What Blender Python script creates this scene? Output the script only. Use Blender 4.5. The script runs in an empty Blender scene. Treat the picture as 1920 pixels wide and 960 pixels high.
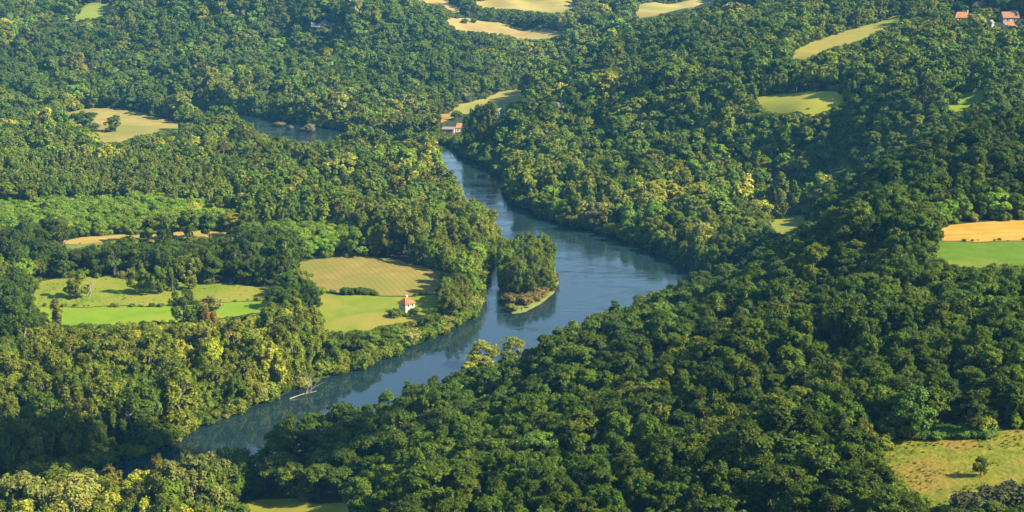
import bpy, bmesh, math, random
import numpy as np
from mathutils import Vector, Matrix, Euler
from mathutils.geometry import delaunay_2d_cdt

rng = np.random.default_rng(11)
random.seed(11)
scene = bpy.context.scene
COL = scene.collection
PI = math.pi

# ------------------------------------------------------------------ camera
CAM_H = 170.0
F = 2800.0                      # focal length in pixels of a 1920 px wide picture
PITCH = math.atan(680.0 / F)    # depression of the optical axis
CP, SP = math.cos(PITCH), math.sin(PITCH)
SUN_EL, SUN_AZ = math.radians(37), math.radians(107)   # azimuth clockwise from +Y (view direction)
SUN_DIR = Vector((math.sin(SUN_AZ) * math.cos(SUN_EL), math.cos(SUN_AZ) * math.cos(SUN_EL), math.sin(SUN_EL)))

def project(x, y, z):
    """world -> pixel (1920 x 960) and depth"""
    dz = z - CAM_H
    d = y * CP - dz * SP
    u = y * SP + dz * CP
    d = np.maximum(d, 1e-3)
    return 960 + F * x / d, 480 - F * u / d, d

def ray(px, py):
    a, b = (px - 960) / F, -(py - 480) / F
    return np.array([a, CP + b * SP, -SP + b * CP])

def onplane(px, py, z):
    r = ray(px, py)
    t = (z - CAM_H) / r[2]
    return r[0] * t, r[1] * t

def W(x, y, z): return (x, y, z)
def Pz(px, py, z):
    x, y = onplane(px, py, z)
    return (x, y, z)

def pip(px, py, poly):
    """vectorised point in polygon"""
    poly = np.asarray(poly, float)
    px, py = np.asarray(px, float), np.asarray(py, float)
    ins = np.zeros(px.shape, bool)
    x0, y0 = poly[:, 0], poly[:, 1]
    x1, y1 = np.roll(x0, -1), np.roll(y0, -1)
    for a, b, c, d in zip(x0, y0, x1, y1):
        if b == d: continue
        cond = (b > py) != (d > py)
        xi = a + (py - b) * (c - a) / (d - b)
        ins ^= cond & (px < xi)
    return ins

def poly_dist(px, py, poly):
    poly = np.asarray(poly, float)
    best = np.full(np.shape(px), 1e9)
    n = len(poly)
    for i in range(n):
        a, b = poly[i], poly[(i + 1) % n]
        ab = b - a
        L = max((ab ** 2).sum(), 1e-9)
        t = np.clip(((px - a[0]) * ab[0] + (py - a[1]) * ab[1]) / L, 0, 1)
        best = np.minimum(best, np.hypot(px - a[0] - t * ab[0], py - a[1] - t * ab[1]))
    return best

def vnoise(x, y, seed=0):
    """smooth value noise, about -1..1"""
    xi, yi = np.floor(x).astype(np.int64), np.floor(y).astype(np.int64)
    fx, fy = x - xi, y - yi
    fx, fy = fx * fx * (3 - 2 * fx), fy * fy * (3 - 2 * fy)
    def h(i, j):
        n = (i * 374761393 + j * 668265263 + seed * 144665) & 0xFFFFFFFF
        n = ((n ^ (n >> 13)) * 1274126177) & 0xFFFFFFFF
        return ((n ^ (n >> 16)) & 0xFFFF) / 32767.5 - 1
    return (h(xi, yi) * (1 - fx) * (1 - fy) + h(xi + 1, yi) * fx * (1 - fy) + h(xi, yi + 1) * (1 - fx) * fy + h(xi + 1, yi + 1) * fx * fy)

def fbm(x, y, seed=0, o=3):
    return sum(vnoise(x * 2 ** k, y * 2 ** k, seed + 7 * k) * 0.5 ** k for k in range(o))

# ------------------------------------------------------------------ river and terrain
RIVER_PX = [(-260, 985), (0, 928), (120, 898), (250, 866), (330, 832), (400, 800), (480, 763), (590, 722), (690, 692), (790, 648), (850, 624),
            (888, 600), (903, 560), (913, 515), (920, 480), (926, 452), (895, 425), (862, 398), (836, 362), (815, 328), (798, 292), (700, 286), (620, 291), (520, 280), (440, 254), (372, 232),
            (330, 216), (250, 196), (300, 190), (372, 201), (440, 210), (500, 220), (560, 231), (640, 243), (740, 262), (820, 268), (850, 274), (880, 296), (930, 318), (955, 338),
            (950, 360), (968, 384), (1005, 396), (1040, 414), (1100, 430), (1160, 442), (1205, 462), (1260, 488), (1310, 512), (1345, 545), (1300, 572), (1240, 590), (1130, 640), (1040, 676),
            (900, 742), (780, 786), (650, 812), (540, 850), (440, 900), (340, 928), (150, 962), (-60, 1012), (-320, 1070)]
RIVER_PX = [(x - 9, y - 4) if i < 14 else (x, y) for i, (x, y) in enumerate(RIVER_PX)]
RIVER_W = [onplane(x, y, 0.0) for x, y in RIVER_PX]
# the part of the water one sees (trees must not stand in front of it)
RIVER_VIEW = [[(260, 868), (330, 832), (480, 763), (590, 724), (690, 692), (790, 648), (850, 624), (892, 600), (906, 560), (914, 490), (935, 470), (970, 415), (940, 392), (890, 366), (862, 345), (836, 300), (836, 280), (850, 285),
               (930, 325), (955, 345), (950, 365), (965, 386), (1040, 418), (1160, 444), (1288, 503), (1235, 535), (1130, 582), (1040, 612), (1000, 627), (880, 690), (800, 690), (742, 730), (690, 708), (610, 760), (520, 790), (440, 826), (395, 845), (350, 838), (300, 862)],
              [(372, 202), (400, 207), (402, 214), (376, 214)], [(440, 211), (500, 221), (560, 232), (636, 244), (625, 258), (590, 262), (540, 258), (510, 252), (470, 228)]]
ISLAND_PX = [(944, 488), (990, 482), (1020, 487), (1040, 505), (1046, 530), (1036, 550), (1010, 572), (985, 585), (962, 590), (949, 577), (940, 555), (936, 520)]
ISLAND_W = [onplane(x, y, 0.0) for x, y in ISLAND_PX]

CTRL = [Pz(*c) for c in [
    (0, 960, 2), (0, 800, 2), (0, 620, 2), (200, 600, 2), (400, 560, 2), (600, 520, 2), (790, 520, 2), (0, 450, 2), (300, 430, 2), (600, 430, 2), (800, 400, 2), (0, 330, 2), (300, 310, 2), (600, 320, 2), (760, 320, 2),
    (150, 230, 2), (350, 240, 2), (-200, 500, 3), (-250, 800, 3), (-200, 300, 3), (500, 235, 1), (840, 290, 1), (900, 340, 1), (1000, 450, 1), (1200, 500, 1), (900, 650, 1), (500, 780, 1), (200, 920, 1),
    (740, 790, 3), (600, 860, 3), (480, 950, 2), (1040, 680, 3), (1240, 600, 5),
    # near right hillside
    (700, 920, 9), (900, 900, 25), (1100, 900, 38), (1400, 900, 50), (1700, 860, 56), (900, 800, 14), (1000, 760, 18), (1100, 700, 24), (1200, 645, 26), (1300, 600, 29), (1300, 700, 41), (1500, 600, 45), (1600, 700, 56),
    (1700, 600, 58), (1700, 520, 58), (1760, 480, 59), (1755, 478, 58), (1840, 490, 58), (1760, 451, 59), (1840, 451, 59.5), (1920, 451, 59.5), (2040, 451, 59.5), (1770, 424, 60.5), (1840, 418, 61), (1980, 490, 58), (1980, 412, 61), (2140, 440, 59), (1600, 500, 50), (1500, 505, 38), (1400, 510, 21), (1560, 430, 40), (1700, 320, 60), (1920, 230, 74), (1900, 300, 70), (1850, 380, 64),
    (1900, 940, 58), (2080, 800, 60), (2080, 560, 60),
    # ridge beyond the river
    (900, 308, 2), (960, 382, 2), (1100, 433, 2), (1200, 462, 2), (1280, 500, 2), (1050, 380, 7), (1100, 380, 9), (1200, 400, 9), (1300, 430, 7), (1400, 420, 5), (1480, 414, 4), (1480, 440, 5), (1200, 300, 16), (1300, 300, 22), (1000, 300, 8), (1100, 300, 12), (1450, 330, 18), (1400, 300, 22),
    (1560, 330, 20), (1100, 262, 12), (1100, 205, 30), (1010, 248, 8), (1010, 198, 31), (1200, 265, 18), (1200, 210, 35), (1300, 262, 26), (1300, 214, 40), (1400, 250, 36), (1500, 208, 50), (1500, 178, 53), (1650, 250, 45), (1700, 200, 56), (1800, 190, 59), (1600, 100, 68), (1500, 110, 62), (1690, 32, 78),
    (1800, 35, 82), (1900, 40, 83), (1900, 120, 73), (2050, 100, 78), (1100, 118, 43), (990, 190, 17), (1250, 70, 58), (1400, 60, 65), (1500, 40, 72), (985, 165, 3), (920, 190, 3), (930, 215, 3), (880, 250, 2), (1250, 22, 54), (1350, 12, 60), (1000, 12, 41), (850, 5, 46),
    (1800, -30, 96), (1500, -30, 86), (2050, -20, 98),
    # far hillside
    (100, 175, 4), (300, 185, 2), (450, 203, 2), (640, 235, 2), (800, 222, 2), (850, 205, 3), (0, 130, 16), (150, 110, 21), (300, 100, 26), (450, 130, 20), (600, 150, 12), (610, 98, 24), (610, 46, 48), (600, 20, 58), (700, 112, 20), (700, 66, 41), (540, 84, 28), (540, 40, 50), (750, 30, 50), (750, 120, 24),
    (850, 130, 15), (300, 40, 48), (150, 20, 53), (0, 20, 50), (450, 40, 51), (300, -30, 72), (0, -40, 72), (600, -30, 76), (880, 45, 37), (1050, 65, 31), (950, 100, 20), (1000, -30, 55), (-150, 100, 30), (-200, 0, 60)]]
CTRL += [W(150, 690, 13), W(205, 760, 36), W(255, 715, 60), W(78, 1300, 8), W(150, 1340, 28), W(300, 1450, 62), W(30, 1320, 4), W(0, 0, 135), W(-300, 0, 120), W(300, 0, 140), W(0, 60, 98), W(0, 150, 66), W(0, 250, 42), W(100, 200, 60), W(200, 220, 68),
         W(200, 80, 105), W(-150, 150, 50), W(-150, 250, 14), W(-300, 250, 8), W(-250, 380, 2), W(420, 500, 66), W(420, 900, 95), W(-700, 1300, 60), W(-600, 900, 12), W(-500, 600, 5)]
CT = np.array(CTRL)
S = 500.0
def _tps(r):
    r2 = r * r
    return np.where(r2 > 0, r2 * np.log(np.maximum(r2, 1e-12)), 0) * 0.5
_n = len(CT)
_A = np.zeros((_n + 3, _n + 3))
_d = np.hypot(CT[:, None, 0] - CT[None, :, 0], CT[:, None, 1] - CT[None, :, 1]) / S
_A[:_n, :_n] = _tps(_d) + np.eye(_n) * 0.0005
_A[:_n, _n] = 1; _A[:_n, _n + 1] = CT[:, 0] / S; _A[:_n, _n + 2] = CT[:, 1] / S
_A[_n:, :_n] = _A[:_n, _n:].T
_w = np.linalg.solve(_A, np.concatenate([CT[:, 2], np.zeros(3)]))

def tps_eval(x, y):
    xs, ys = np.clip(x, -800, 800), np.clip(y, -30, 1900)
    out = _w[_n] + _w[_n + 1] * xs / S + _w[_n + 2] * ys / S
    for i in range(_n):
        out = out + _w[i] * _tps(np.hypot(xs - CT[i, 0], ys - CT[i, 1]) / S)
    return out

GULLIES = [([onplane(1610, 545, 50), onplane(1480, 595, 43), onplane(1350, 665, 36), onplane(1230, 740, 30), onplane(1090, 805, 24)], 10.0, 11.0),
           ([onplane(1420, 510, 24), onplane(1330, 585, 30), onplane(1240, 640, 27), onplane(1150, 690, 22)], 7.0, 10.0),
           ([onplane(1560, 700, 52), onplane(1430, 780, 48), onplane(1300, 860, 44), onplane(1150, 930, 36)], 8.0, 10.0)]
def height_raw(x, y):
    h = np.maximum(tps_eval(x, y), 1.0)
    hill = np.clip((h - 7) / 18, 0, 1)
    for cx, cy, r in ((150, 450, 34), (170, 490, 40), (195, 450, 40), (190, 510, 40), (85, 285, 22), (165, 870, 30), (255, 1055, 40), (300, 1085, 40), (225, 805, 25)):
        hill = hill * np.clip((np.hypot(x - cx, y - cy) - r) / 25, 0, 1)
    h = h + hill * (2.6 * fbm(x / 62 + 3, y / 62, 3, 3) + 3.0 * vnoise(x / 34 + y / 90, y / 130 - x / 60, 9))
    h = h + 0.35 * fbm(x / 23, y / 23, 5, 2) * (1 - hill)
    out = np.maximum(np.abs(x) - 800, 0) + np.maximum(y - 1900, 0) + np.maximum(-30 - y, 0)
    h = h + np.clip(out / 900, 0, 1) * (25 + 45 * fbm(x / 900, y / 900, 21, 3))
    for line, dep_, wid in GULLIES:
        g2 = np.full(np.shape(x), 1e9)
        for a, b in zip(line[:-1], line[1:]):
            ab = np.array(b) - np.array(a); t_ = np.clip(((x - a[0]) * ab[0] + (y - a[1]) * ab[1]) / (ab ** 2).sum(), 0, 1)
            g2 = np.minimum(g2, (x - a[0] - t_ * ab[0]) ** 2 + (y - a[1] - t_ * ab[1]) ** 2)
        h = h - dep_ * np.exp(-g2 / wid ** 2)
    wgt = np.clip(np.minimum(np.minimum((x - 108) / 22, (320 - x) / 16), np.minimum((y - 418) / 18, (532 - y) / 14)), 0, 1)
    h = h * (1 - wgt) + wgt * (59.5 + 0.03 * (y - 475))
    near = (np.abs(x) < 900) & (y < 1900)
    sd = np.where(near, poly_dist(x, y, RIVER_W), 900.0)
    ins = near & pip(x, y, RIVER_W)
    sd = np.where(ins, -sd, sd) + 1.6 * fbm(x / 17, y / 17, 31, 2)
    isd = np.where(near, poly_dist(x, y, ISLAND_W), 900.0)
    isd = np.where(near & pip(x, y, ISLAND_W), isd, -isd) + 0.6 * fbm(x / 9, y / 9, 41, 2)
    bank = np.where(sd > 0, 0.15 + 0.42 * sd + 0.8 * np.maximum(sd - 25, 0), np.maximum(sd, -8) * 0.35)
    h = np.minimum(np.maximum(h, 0.8), bank)
    isl = np.where(isd > 0, np.minimum(0.1 + 0.3 * isd, 0.9), np.maximum(isd * 0.4, -9))
    return np.maximum(h, isl)

GX = np.concatenate([-np.geomspace(800, 8000, 22)[::-1], np.arange(-640, 641, 4.0), np.geomspace(800, 8000, 22)])
GX = np.unique(np.concatenate([GX, np.arange(-800, -640, 20.0), np.arange(640, 800, 20.0)]))
GY = np.unique(np.concatenate([-np.geomspace(60, 8000, 20), np.arange(-40, 180, 12.0), np.arange(180, 1300, 4.0), np.arange(1300, 1900, 6.0), np.geomspace(1900, 8000, 22)]))
_X, _Y = np.meshgrid(GX, GY)
HG = height_raw(_X.ravel(), _Y.ravel()).reshape(_X.shape)

def hgt(x, y):
    x, y = np.asarray(x, float), np.asarray(y, float)
    i = np.clip(np.searchsorted(GX, x) - 1, 0, len(GX) - 2)
    j = np.clip(np.searchsorted(GY, y) - 1, 0, len(GY) - 2)
    fx = (x - GX[i]) / (GX[i + 1] - GX[i]); fy = (y - GY[j]) / (GY[j + 1] - GY[j])
    return HG[j, i] * (1 - fx) * (1 - fy) + HG[j, i + 1] * fx * (1 - fy) + HG[j + 1, i] * (1 - fx) * fy + HG[j + 1, i + 1] * fx * fy

def hit(px, py, dmin=150.0, lift=0.0):
    """first point of the terrain along a pixel's ray"""
    r = ray(px, py)
    ts = np.arange(dmin, 2600, 1.5)
    z = CAM_H + r[2] * ts
    g = hgt(r[0] * ts, r[1] * ts) + lift
    k = np.nonzero(z < g)[0]
    t = ts[k[0]] if len(k) else 2500.0
    if len(k) and k[0] > 0:
        a, b = z[k[0] - 1] - g[k[0] - 1], g[k[0]] - z[k[0]]
        t = ts[k[0] - 1] + 1.5 * a / max(a + b, 1e-9)
    return np.array([r[0] * t, r[1] * t, float(hgt(r[0] * t, r[1] * t))])

# ------------------------------------------------------------------ materials
MATS = {}
def new_mat(name):
    m = bpy.data.materials.new(name); m.use_nodes = True
    m.node_tree.nodes.clear()
    return m, m.node_tree.nodes, m.node_tree.links

def node(N, t, **kw):
    n = N.new(t)
    for k, v in kw.items():
        if hasattr(n, k): setattr(n, k, v)
        else: n.inputs[k].default_value = v
    return n

def ramp(N, stops):
    r = N.new('ShaderNodeValToRGB')
    e = r.color_ramp.elements
    while len(e) > 1: e.remove(e[-1])
    e[0].position, e[0].color = stops[0][0], (*stops[0][1], 1)
    for p, c in stops[1:]:
        q = e.new(p); q.color = (*c, 1)
    return r

def leaf_material():
    m, N, L = new_mat('leaf')
    at = node(N, 'ShaderNodeAttribute', attribute_type='INSTANCER', attribute_name='tint')
    geo = N.new('ShaderNodeNewGeometry')
    tc = N.new('ShaderNodeTexCoord')
    no = node(N, 'ShaderNodeTexNoise', Scale=0.55, Detail=2.0)
    L.new(tc.outputs['Object'], no.inputs['Vector'])
    v = node(N, 'ShaderNodeMapRange'); v.inputs['To Min'].default_value = 0.62; v.inputs['To Max'].default_value = 1.42
    L.new(geo.outputs['Random Per Island'], v.inputs['Value'])
    hs = N.new('ShaderNodeHueSaturation')
    hv = node(N, 'ShaderNodeMapRange'); hv.inputs['From Min'].default_value = 0.3; hv.inputs['From Max'].default_value = 0.7; hv.inputs['To Min'].default_value = 0.478; hv.inputs['To Max'].default_value = 0.522
    L.new(no.outputs['Fac'], hv.inputs['Value']); L.new(hv.outputs['Result'], hs.inputs['Hue'])
    L.new(v.outputs['Result'], hs.inputs['Value']); L.new(at.outputs['Color'], hs.inputs['Color'])
    d = node(N, 'ShaderNodeBsdfPrincipled', Roughness=0.55)
    d.inputs['Specular IOR Level'].default_value = 0.08
    t = N.new('ShaderNodeBsdfTranslucent')
    L.new(hs.outputs['Color'], d.inputs['Base Color'])
    mx2 = node(N, 'ShaderNodeMix', data_type='RGBA', blend_type='MULTIPLY'); mx2.inputs[0].default_value = 1
    mx2.inputs[7].default_value = (1.1, 1.1, 0.55, 1)
    L.new(hs.outputs['Color'], mx2.inputs[6]); L.new(mx2.outputs[2], t.inputs['Color'])
    mx = node(N, 'ShaderNodeMixShader', Fac=0.25)
    L.new(d.outputs[0], mx.inputs[1]); L.new(t.outputs[0], mx.inputs[2])
    o = N.new('ShaderNodeOutputMaterial'); L.new(mx.outputs[0], o.inputs['Surface'])
    return m

def noisy(name, c1, c2, scale=0.3, rough=0.9, detail=6.0, bump=0.0, bscale=2.0, c3=None, stripe=None, coord='Object', spec=0.2):
    """two or three colours mixed by noise; stripe = (angle, period, strength, colour)"""
    m, N, L = new_mat(name)
    tc = N.new('ShaderNodeTexCoord')
    n1 = node(N, 'ShaderNodeTexNoise', Scale=scale, Detail=detail, Roughness=0.62)
    L.new(tc.outputs[coord], n1.inputs['Vector'])
    r = ramp(N, [(0.36, c1), (0.64, c2)])
    L.new(n1.outputs['Fac'], r.inputs[0])
    col = r.outputs[0]
    if c3:
        n2 = node(N, 'ShaderNodeTexNoise', Scale=scale * 0.22, Detail=3.0)
        L.new(tc.outputs[coord], n2.inputs['Vector'])
        r2 = ramp(N, [(0.48, (0, 0, 0)), (0.62, (1, 1, 1))]); L.new(n2.outputs['Fac'], r2.inputs[0])
        mx = node(N, 'ShaderNodeMix', data_type='RGBA'); L.new(r2.outputs[0], mx.inputs[0]); L.new(col, mx.inputs[6]); mx.inputs[7].default_value = (*c3, 1)
        col = mx.outputs[2]
    if stripe:
        ang, period, strength, sc = stripe
        mp = N.new('ShaderNodeMapping'); mp.inputs['Rotation'].default_value = (0, 0, ang)
        L.new(tc.outputs[coord], mp.inputs['Vector'])
        wv = node(N, 'ShaderNodeTexWave', Scale=2 * PI / period / 20 * 1.0, Distortion=1.3, Detail=3.0)
        wv.inputs['Detail Scale'].default_value = 1.5
        L.new(mp.outputs[0], wv.inputs['Vector'])
        rr = ramp(N, [(0.45, (0, 0, 0)), (0.8, (strength,) * 3)]); L.new(wv.outputs['Fac'], rr.inputs[0])
        mx = node(N, 'ShaderNodeMix', data_type='RGBA'); L.new(rr.outputs[0], mx.inputs[0]); L.new(col, mx.inputs[6]); mx.inputs[7].default_value = (*sc, 1)
        col = mx.outputs[2]
    b = node(N, 'ShaderNodeBsdfPrincipled', Roughness=rough); b.inputs['Specular IOR Level'].default_value = spec
    L.new(col, b.inputs['Base Color'])
    if bump:
        n3 = node(N, 'ShaderNodeTexNoise', Scale=bscale, Detail=4.0); L.new(tc.outputs[coord], n3.inputs['Vector'])
        bp = node(N, 'ShaderNodeBump', Strength=1.0, Distance=bump); L.new(n3.outputs['Fac'], bp.inputs['Height'])
        L.new(bp.outputs[0], b.inputs['Normal'])
    o = N.new('ShaderNodeOutputMaterial'); L.new(b.outputs[0], o.inputs['Surface'])
    return m

def water_material():
    m, N, L = new_mat('river_water')
    tc = N.new('ShaderNodeTexCoord')
    mp = N.new('ShaderNodeMapping'); mp.inputs['Scale'].default_value = (0.3, 1.0, 1); mp.inputs['Rotation'].default_value = (0, 0, 0.25)
    L.new(tc.outputs['Object'], mp.inputs['Vector'])
    n1 = node(N, 'ShaderNodeTexNoise', Scale=0.55, Detail=3.0, Roughness=0.55, Distortion=0.4); L.new(mp.outputs[0], n1.inputs['Vector'])
    n2 = node(N, 'ShaderNodeTexNoise', Scale=0.09, Detail=3.0, Distortion=0.8); L.new(mp.outputs[0], n2.inputs['Vector'])
    rr = ramp(N, [(0.40, (0.06,) * 3), (0.64, (0.55,) * 3)]); L.new(n2.outputs['Fac'], rr.inputs[0])
    bp = node(N, 'ShaderNodeBump', Distance=0.5)
    gp = N.new('ShaderNodeNewGeometry'); sx = N.new('ShaderNodeSeparateXYZ'); L.new(gp.outputs['Position'], sx.inputs[0])
    wind = node(N, 'ShaderNodeMapRange', interpolation_type='SMOOTHSTEP'); wind.inputs['From Min'].default_value = 490; wind.inputs['From Max'].default_value = 640; wind.inputs['To Min'].default_value = 0.10; wind.inputs['To Max'].default_value = 0.9     # the narrow reach below the island lies sheltered
    L.new(sx.outputs['Y'], wind.inputs['Value'])
    mw = N.new('ShaderNodeMath'); mw.operation = 'MULTIPLY'; L.new(rr.outputs[0], mw.inputs[0]); L.new(wind.outputs[0], mw.inputs[1]); L.new(mw.outputs[0], bp.inputs['Strength']); L.new(n1.outputs['Fac'], bp.inputs['Height'])
    b = node(N, 'ShaderNodeBsdfPrincipled', Roughness=0.05, IOR=1.65)
    b.inputs['Base Color'].default_value = (0.011, 0.027, 0.036, 1)
    b.inputs['Specular IOR Level'].default_value = 0.5
    L.new(bp.outputs[0], b.inputs['Normal'])
    o = N.new('ShaderNodeOutputMaterial'); L.new(b.outputs[0], o.inputs['Surface'])
    return m

MATS['leaf'] = leaf_material()
MATS['bark'] = noisy('bark', (0.06, 0.054, 0.044), (0.12, 0.11, 0.09), 1.4)
MATS['pale_bark'] = noisy('pale_bark', (0.15, 0.135, 0.11), (0.28, 0.25, 0.21), 1.4)
MATS['bleached_wood'] = noisy('bleached_wood', (0.20, 0.18, 0.15), (0.36, 0.33, 0.28), 1.4)
MATS['ground'] = noisy('forest_floor', (0.016, 0.026, 0.009), (0.035, 0.044, 0.016), 0.12, c3=(0.045, 0.04, 0.02), bump=0.3, bscale=0.8)
MATS['water'] = water_material()

# ------------------------------------------------------------------ object helpers
def tag(o, label=None, cat=None, group=None, kind=None):
    if label: o['label'] = label
    if cat: o['category'] = cat
    if group: o['group'] = group
    if kind: o['kind'] = kind
    return o

def link(o, parent=None):
    COL.objects.link(o)
    if parent: o.parent = parent
    return o

def mesh_np(name, verts, faces, mats, mat_idx=None, smooth=False):
    """faces: (n,4) or (n,3) array or list of lists"""
    me = bpy.data.meshes.new(name)
    if isinstance(faces, np.ndarray):
        k = faces.shape[1]
        me.vertices.add(len(verts)); me.vertices.foreach_set('co', np.asarray(verts, np.float32).ravel())
        me.loops.add(faces.size); me.loops.foreach_set('vertex_index', faces.astype(np.int32).ravel())
        me.polygons.add(len(faces)); me.polygons.foreach_set('loop_start', np.arange(0, faces.size, k, dtype=np.int32))
        if mat_idx is not None: me.polygons.foreach_set('material_index', np.asarray(mat_idx, np.int32))
        me.update(calc_edges=True); me.validate()
    else:
        me.from_pydata([tuple(v) for v in verts], [], faces)
        if mat_idx is not None: me.polygons.foreach_set('material_index', np.asarray(mat_idx, np.int32))
        me.update()
    for m in mats: me.materials.append(m)
    if smooth: me.polygons.foreach_set('use_smooth', np.ones(len(me.polygons), bool))
    return me

def empty(name, loc, rz=0.0):
    o = bpy.data.objects.new(name, None); o.empty_display_size = 0.5
    o.location = loc; o.rotation_euler = (0, 0, rz)
    return link(o)

# ------------------------------------------------------------------ ground sheet
nx, ny = len(GX), len(GY)
vv = np.stack([_X.ravel(), _Y.ravel(), HG.ravel()], 1)
ii, jj = np.meshgrid(np.arange(nx - 1), np.arange(ny - 1))
q = (jj * nx + ii).ravel()
ground = link(bpy.data.objects.new('ground', mesh_np('ground', vv, np.stack([q, q + 1, q + nx + 1, q + nx], 1), [MATS['ground']], smooth=True)))
tag(ground, 'dark forest floor of the valley and its wooded hills', 'ground', kind='structure')

def draped(name, poly, step, lift, mat, jit=0.0, flat=None):
    """a sheet over the terrain inside a world polygon"""
    pts = []
    n = len(poly)
    for i in range(n):
        a, b = np.array(poly[i]), np.array(poly[(i + 1) % n])
        k = max(1, int(np.hypot(*(b - a)) / step))
        for t in range(k):
            p = a + (b - a) * t / k
            if jit: p = p + jit * np.array([vnoise(p[0] / 9, p[1] / 9, 51), vnoise(p[0] / 9, p[1] / 9, 52)])
            pts.append(p)
    bp = np.array(pts)
    x0, y0 = bp.min(0); x1, y1 = bp.max(0)
    gx, gy = np.meshgrid(np.arange(x0, x1, step), np.arange(y0, y1, step))
    gx, gy = gx.ravel(), gy.ravel()
    keep = pip(gx, gy, bp) & (poly_dist(gx, gy, bp) > step * 0.45)
    allp = [Vector((float(a), float(b))) for a, b in bp] + [Vector((float(a), float(b))) for a, b in zip(gx[keep], gy[keep])]
    m = len(bp)
    v, e, f, *_ = delaunay_2d_cdt(allp, [(i, (i + 1) % m) for i in range(m)], [], 1, 1e-4)
    v = np.array([(p.x, p.y) for p in v])
    z = np.full(len(v), flat) if flat is not None else hgt(v[:, 0], v[:, 1]) + lift
    c = v.mean(0)
    o = link(bpy.data.objects.new(name, mesh_np(name, np.column_stack([v - c, z]), [list(t) for t in f], [mat], smooth=True)))
    o.location = (c[0], c[1], 0)
    return o

rw = np.array(RIVER_W)
def grow(poly, d):
    """polygon pushed outwards"""
    p = np.array(poly, float)
    a = np.sum(p[:, 0] * np.roll(p[:, 1], -1) - np.roll(p[:, 0], -1) * p[:, 1])
    e = np.roll(p, -1, 0) - np.roll(p, 1, 0)
    nrm = np.column_stack([e[:, 1], -e[:, 0]]) / np.maximum(np.hypot(e[:, 0], e[:, 1]), 1e-6)[:, None]
    return p + nrm * d * (1 if a > 0 else -1)
river = draped('river', grow(RIVER_W, 7.0), 14.0, 0, MATS['water'], flat=0.0)
tag(river, 'calm blue river winding through the wooded valley', 'river', kind='structure')

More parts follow.
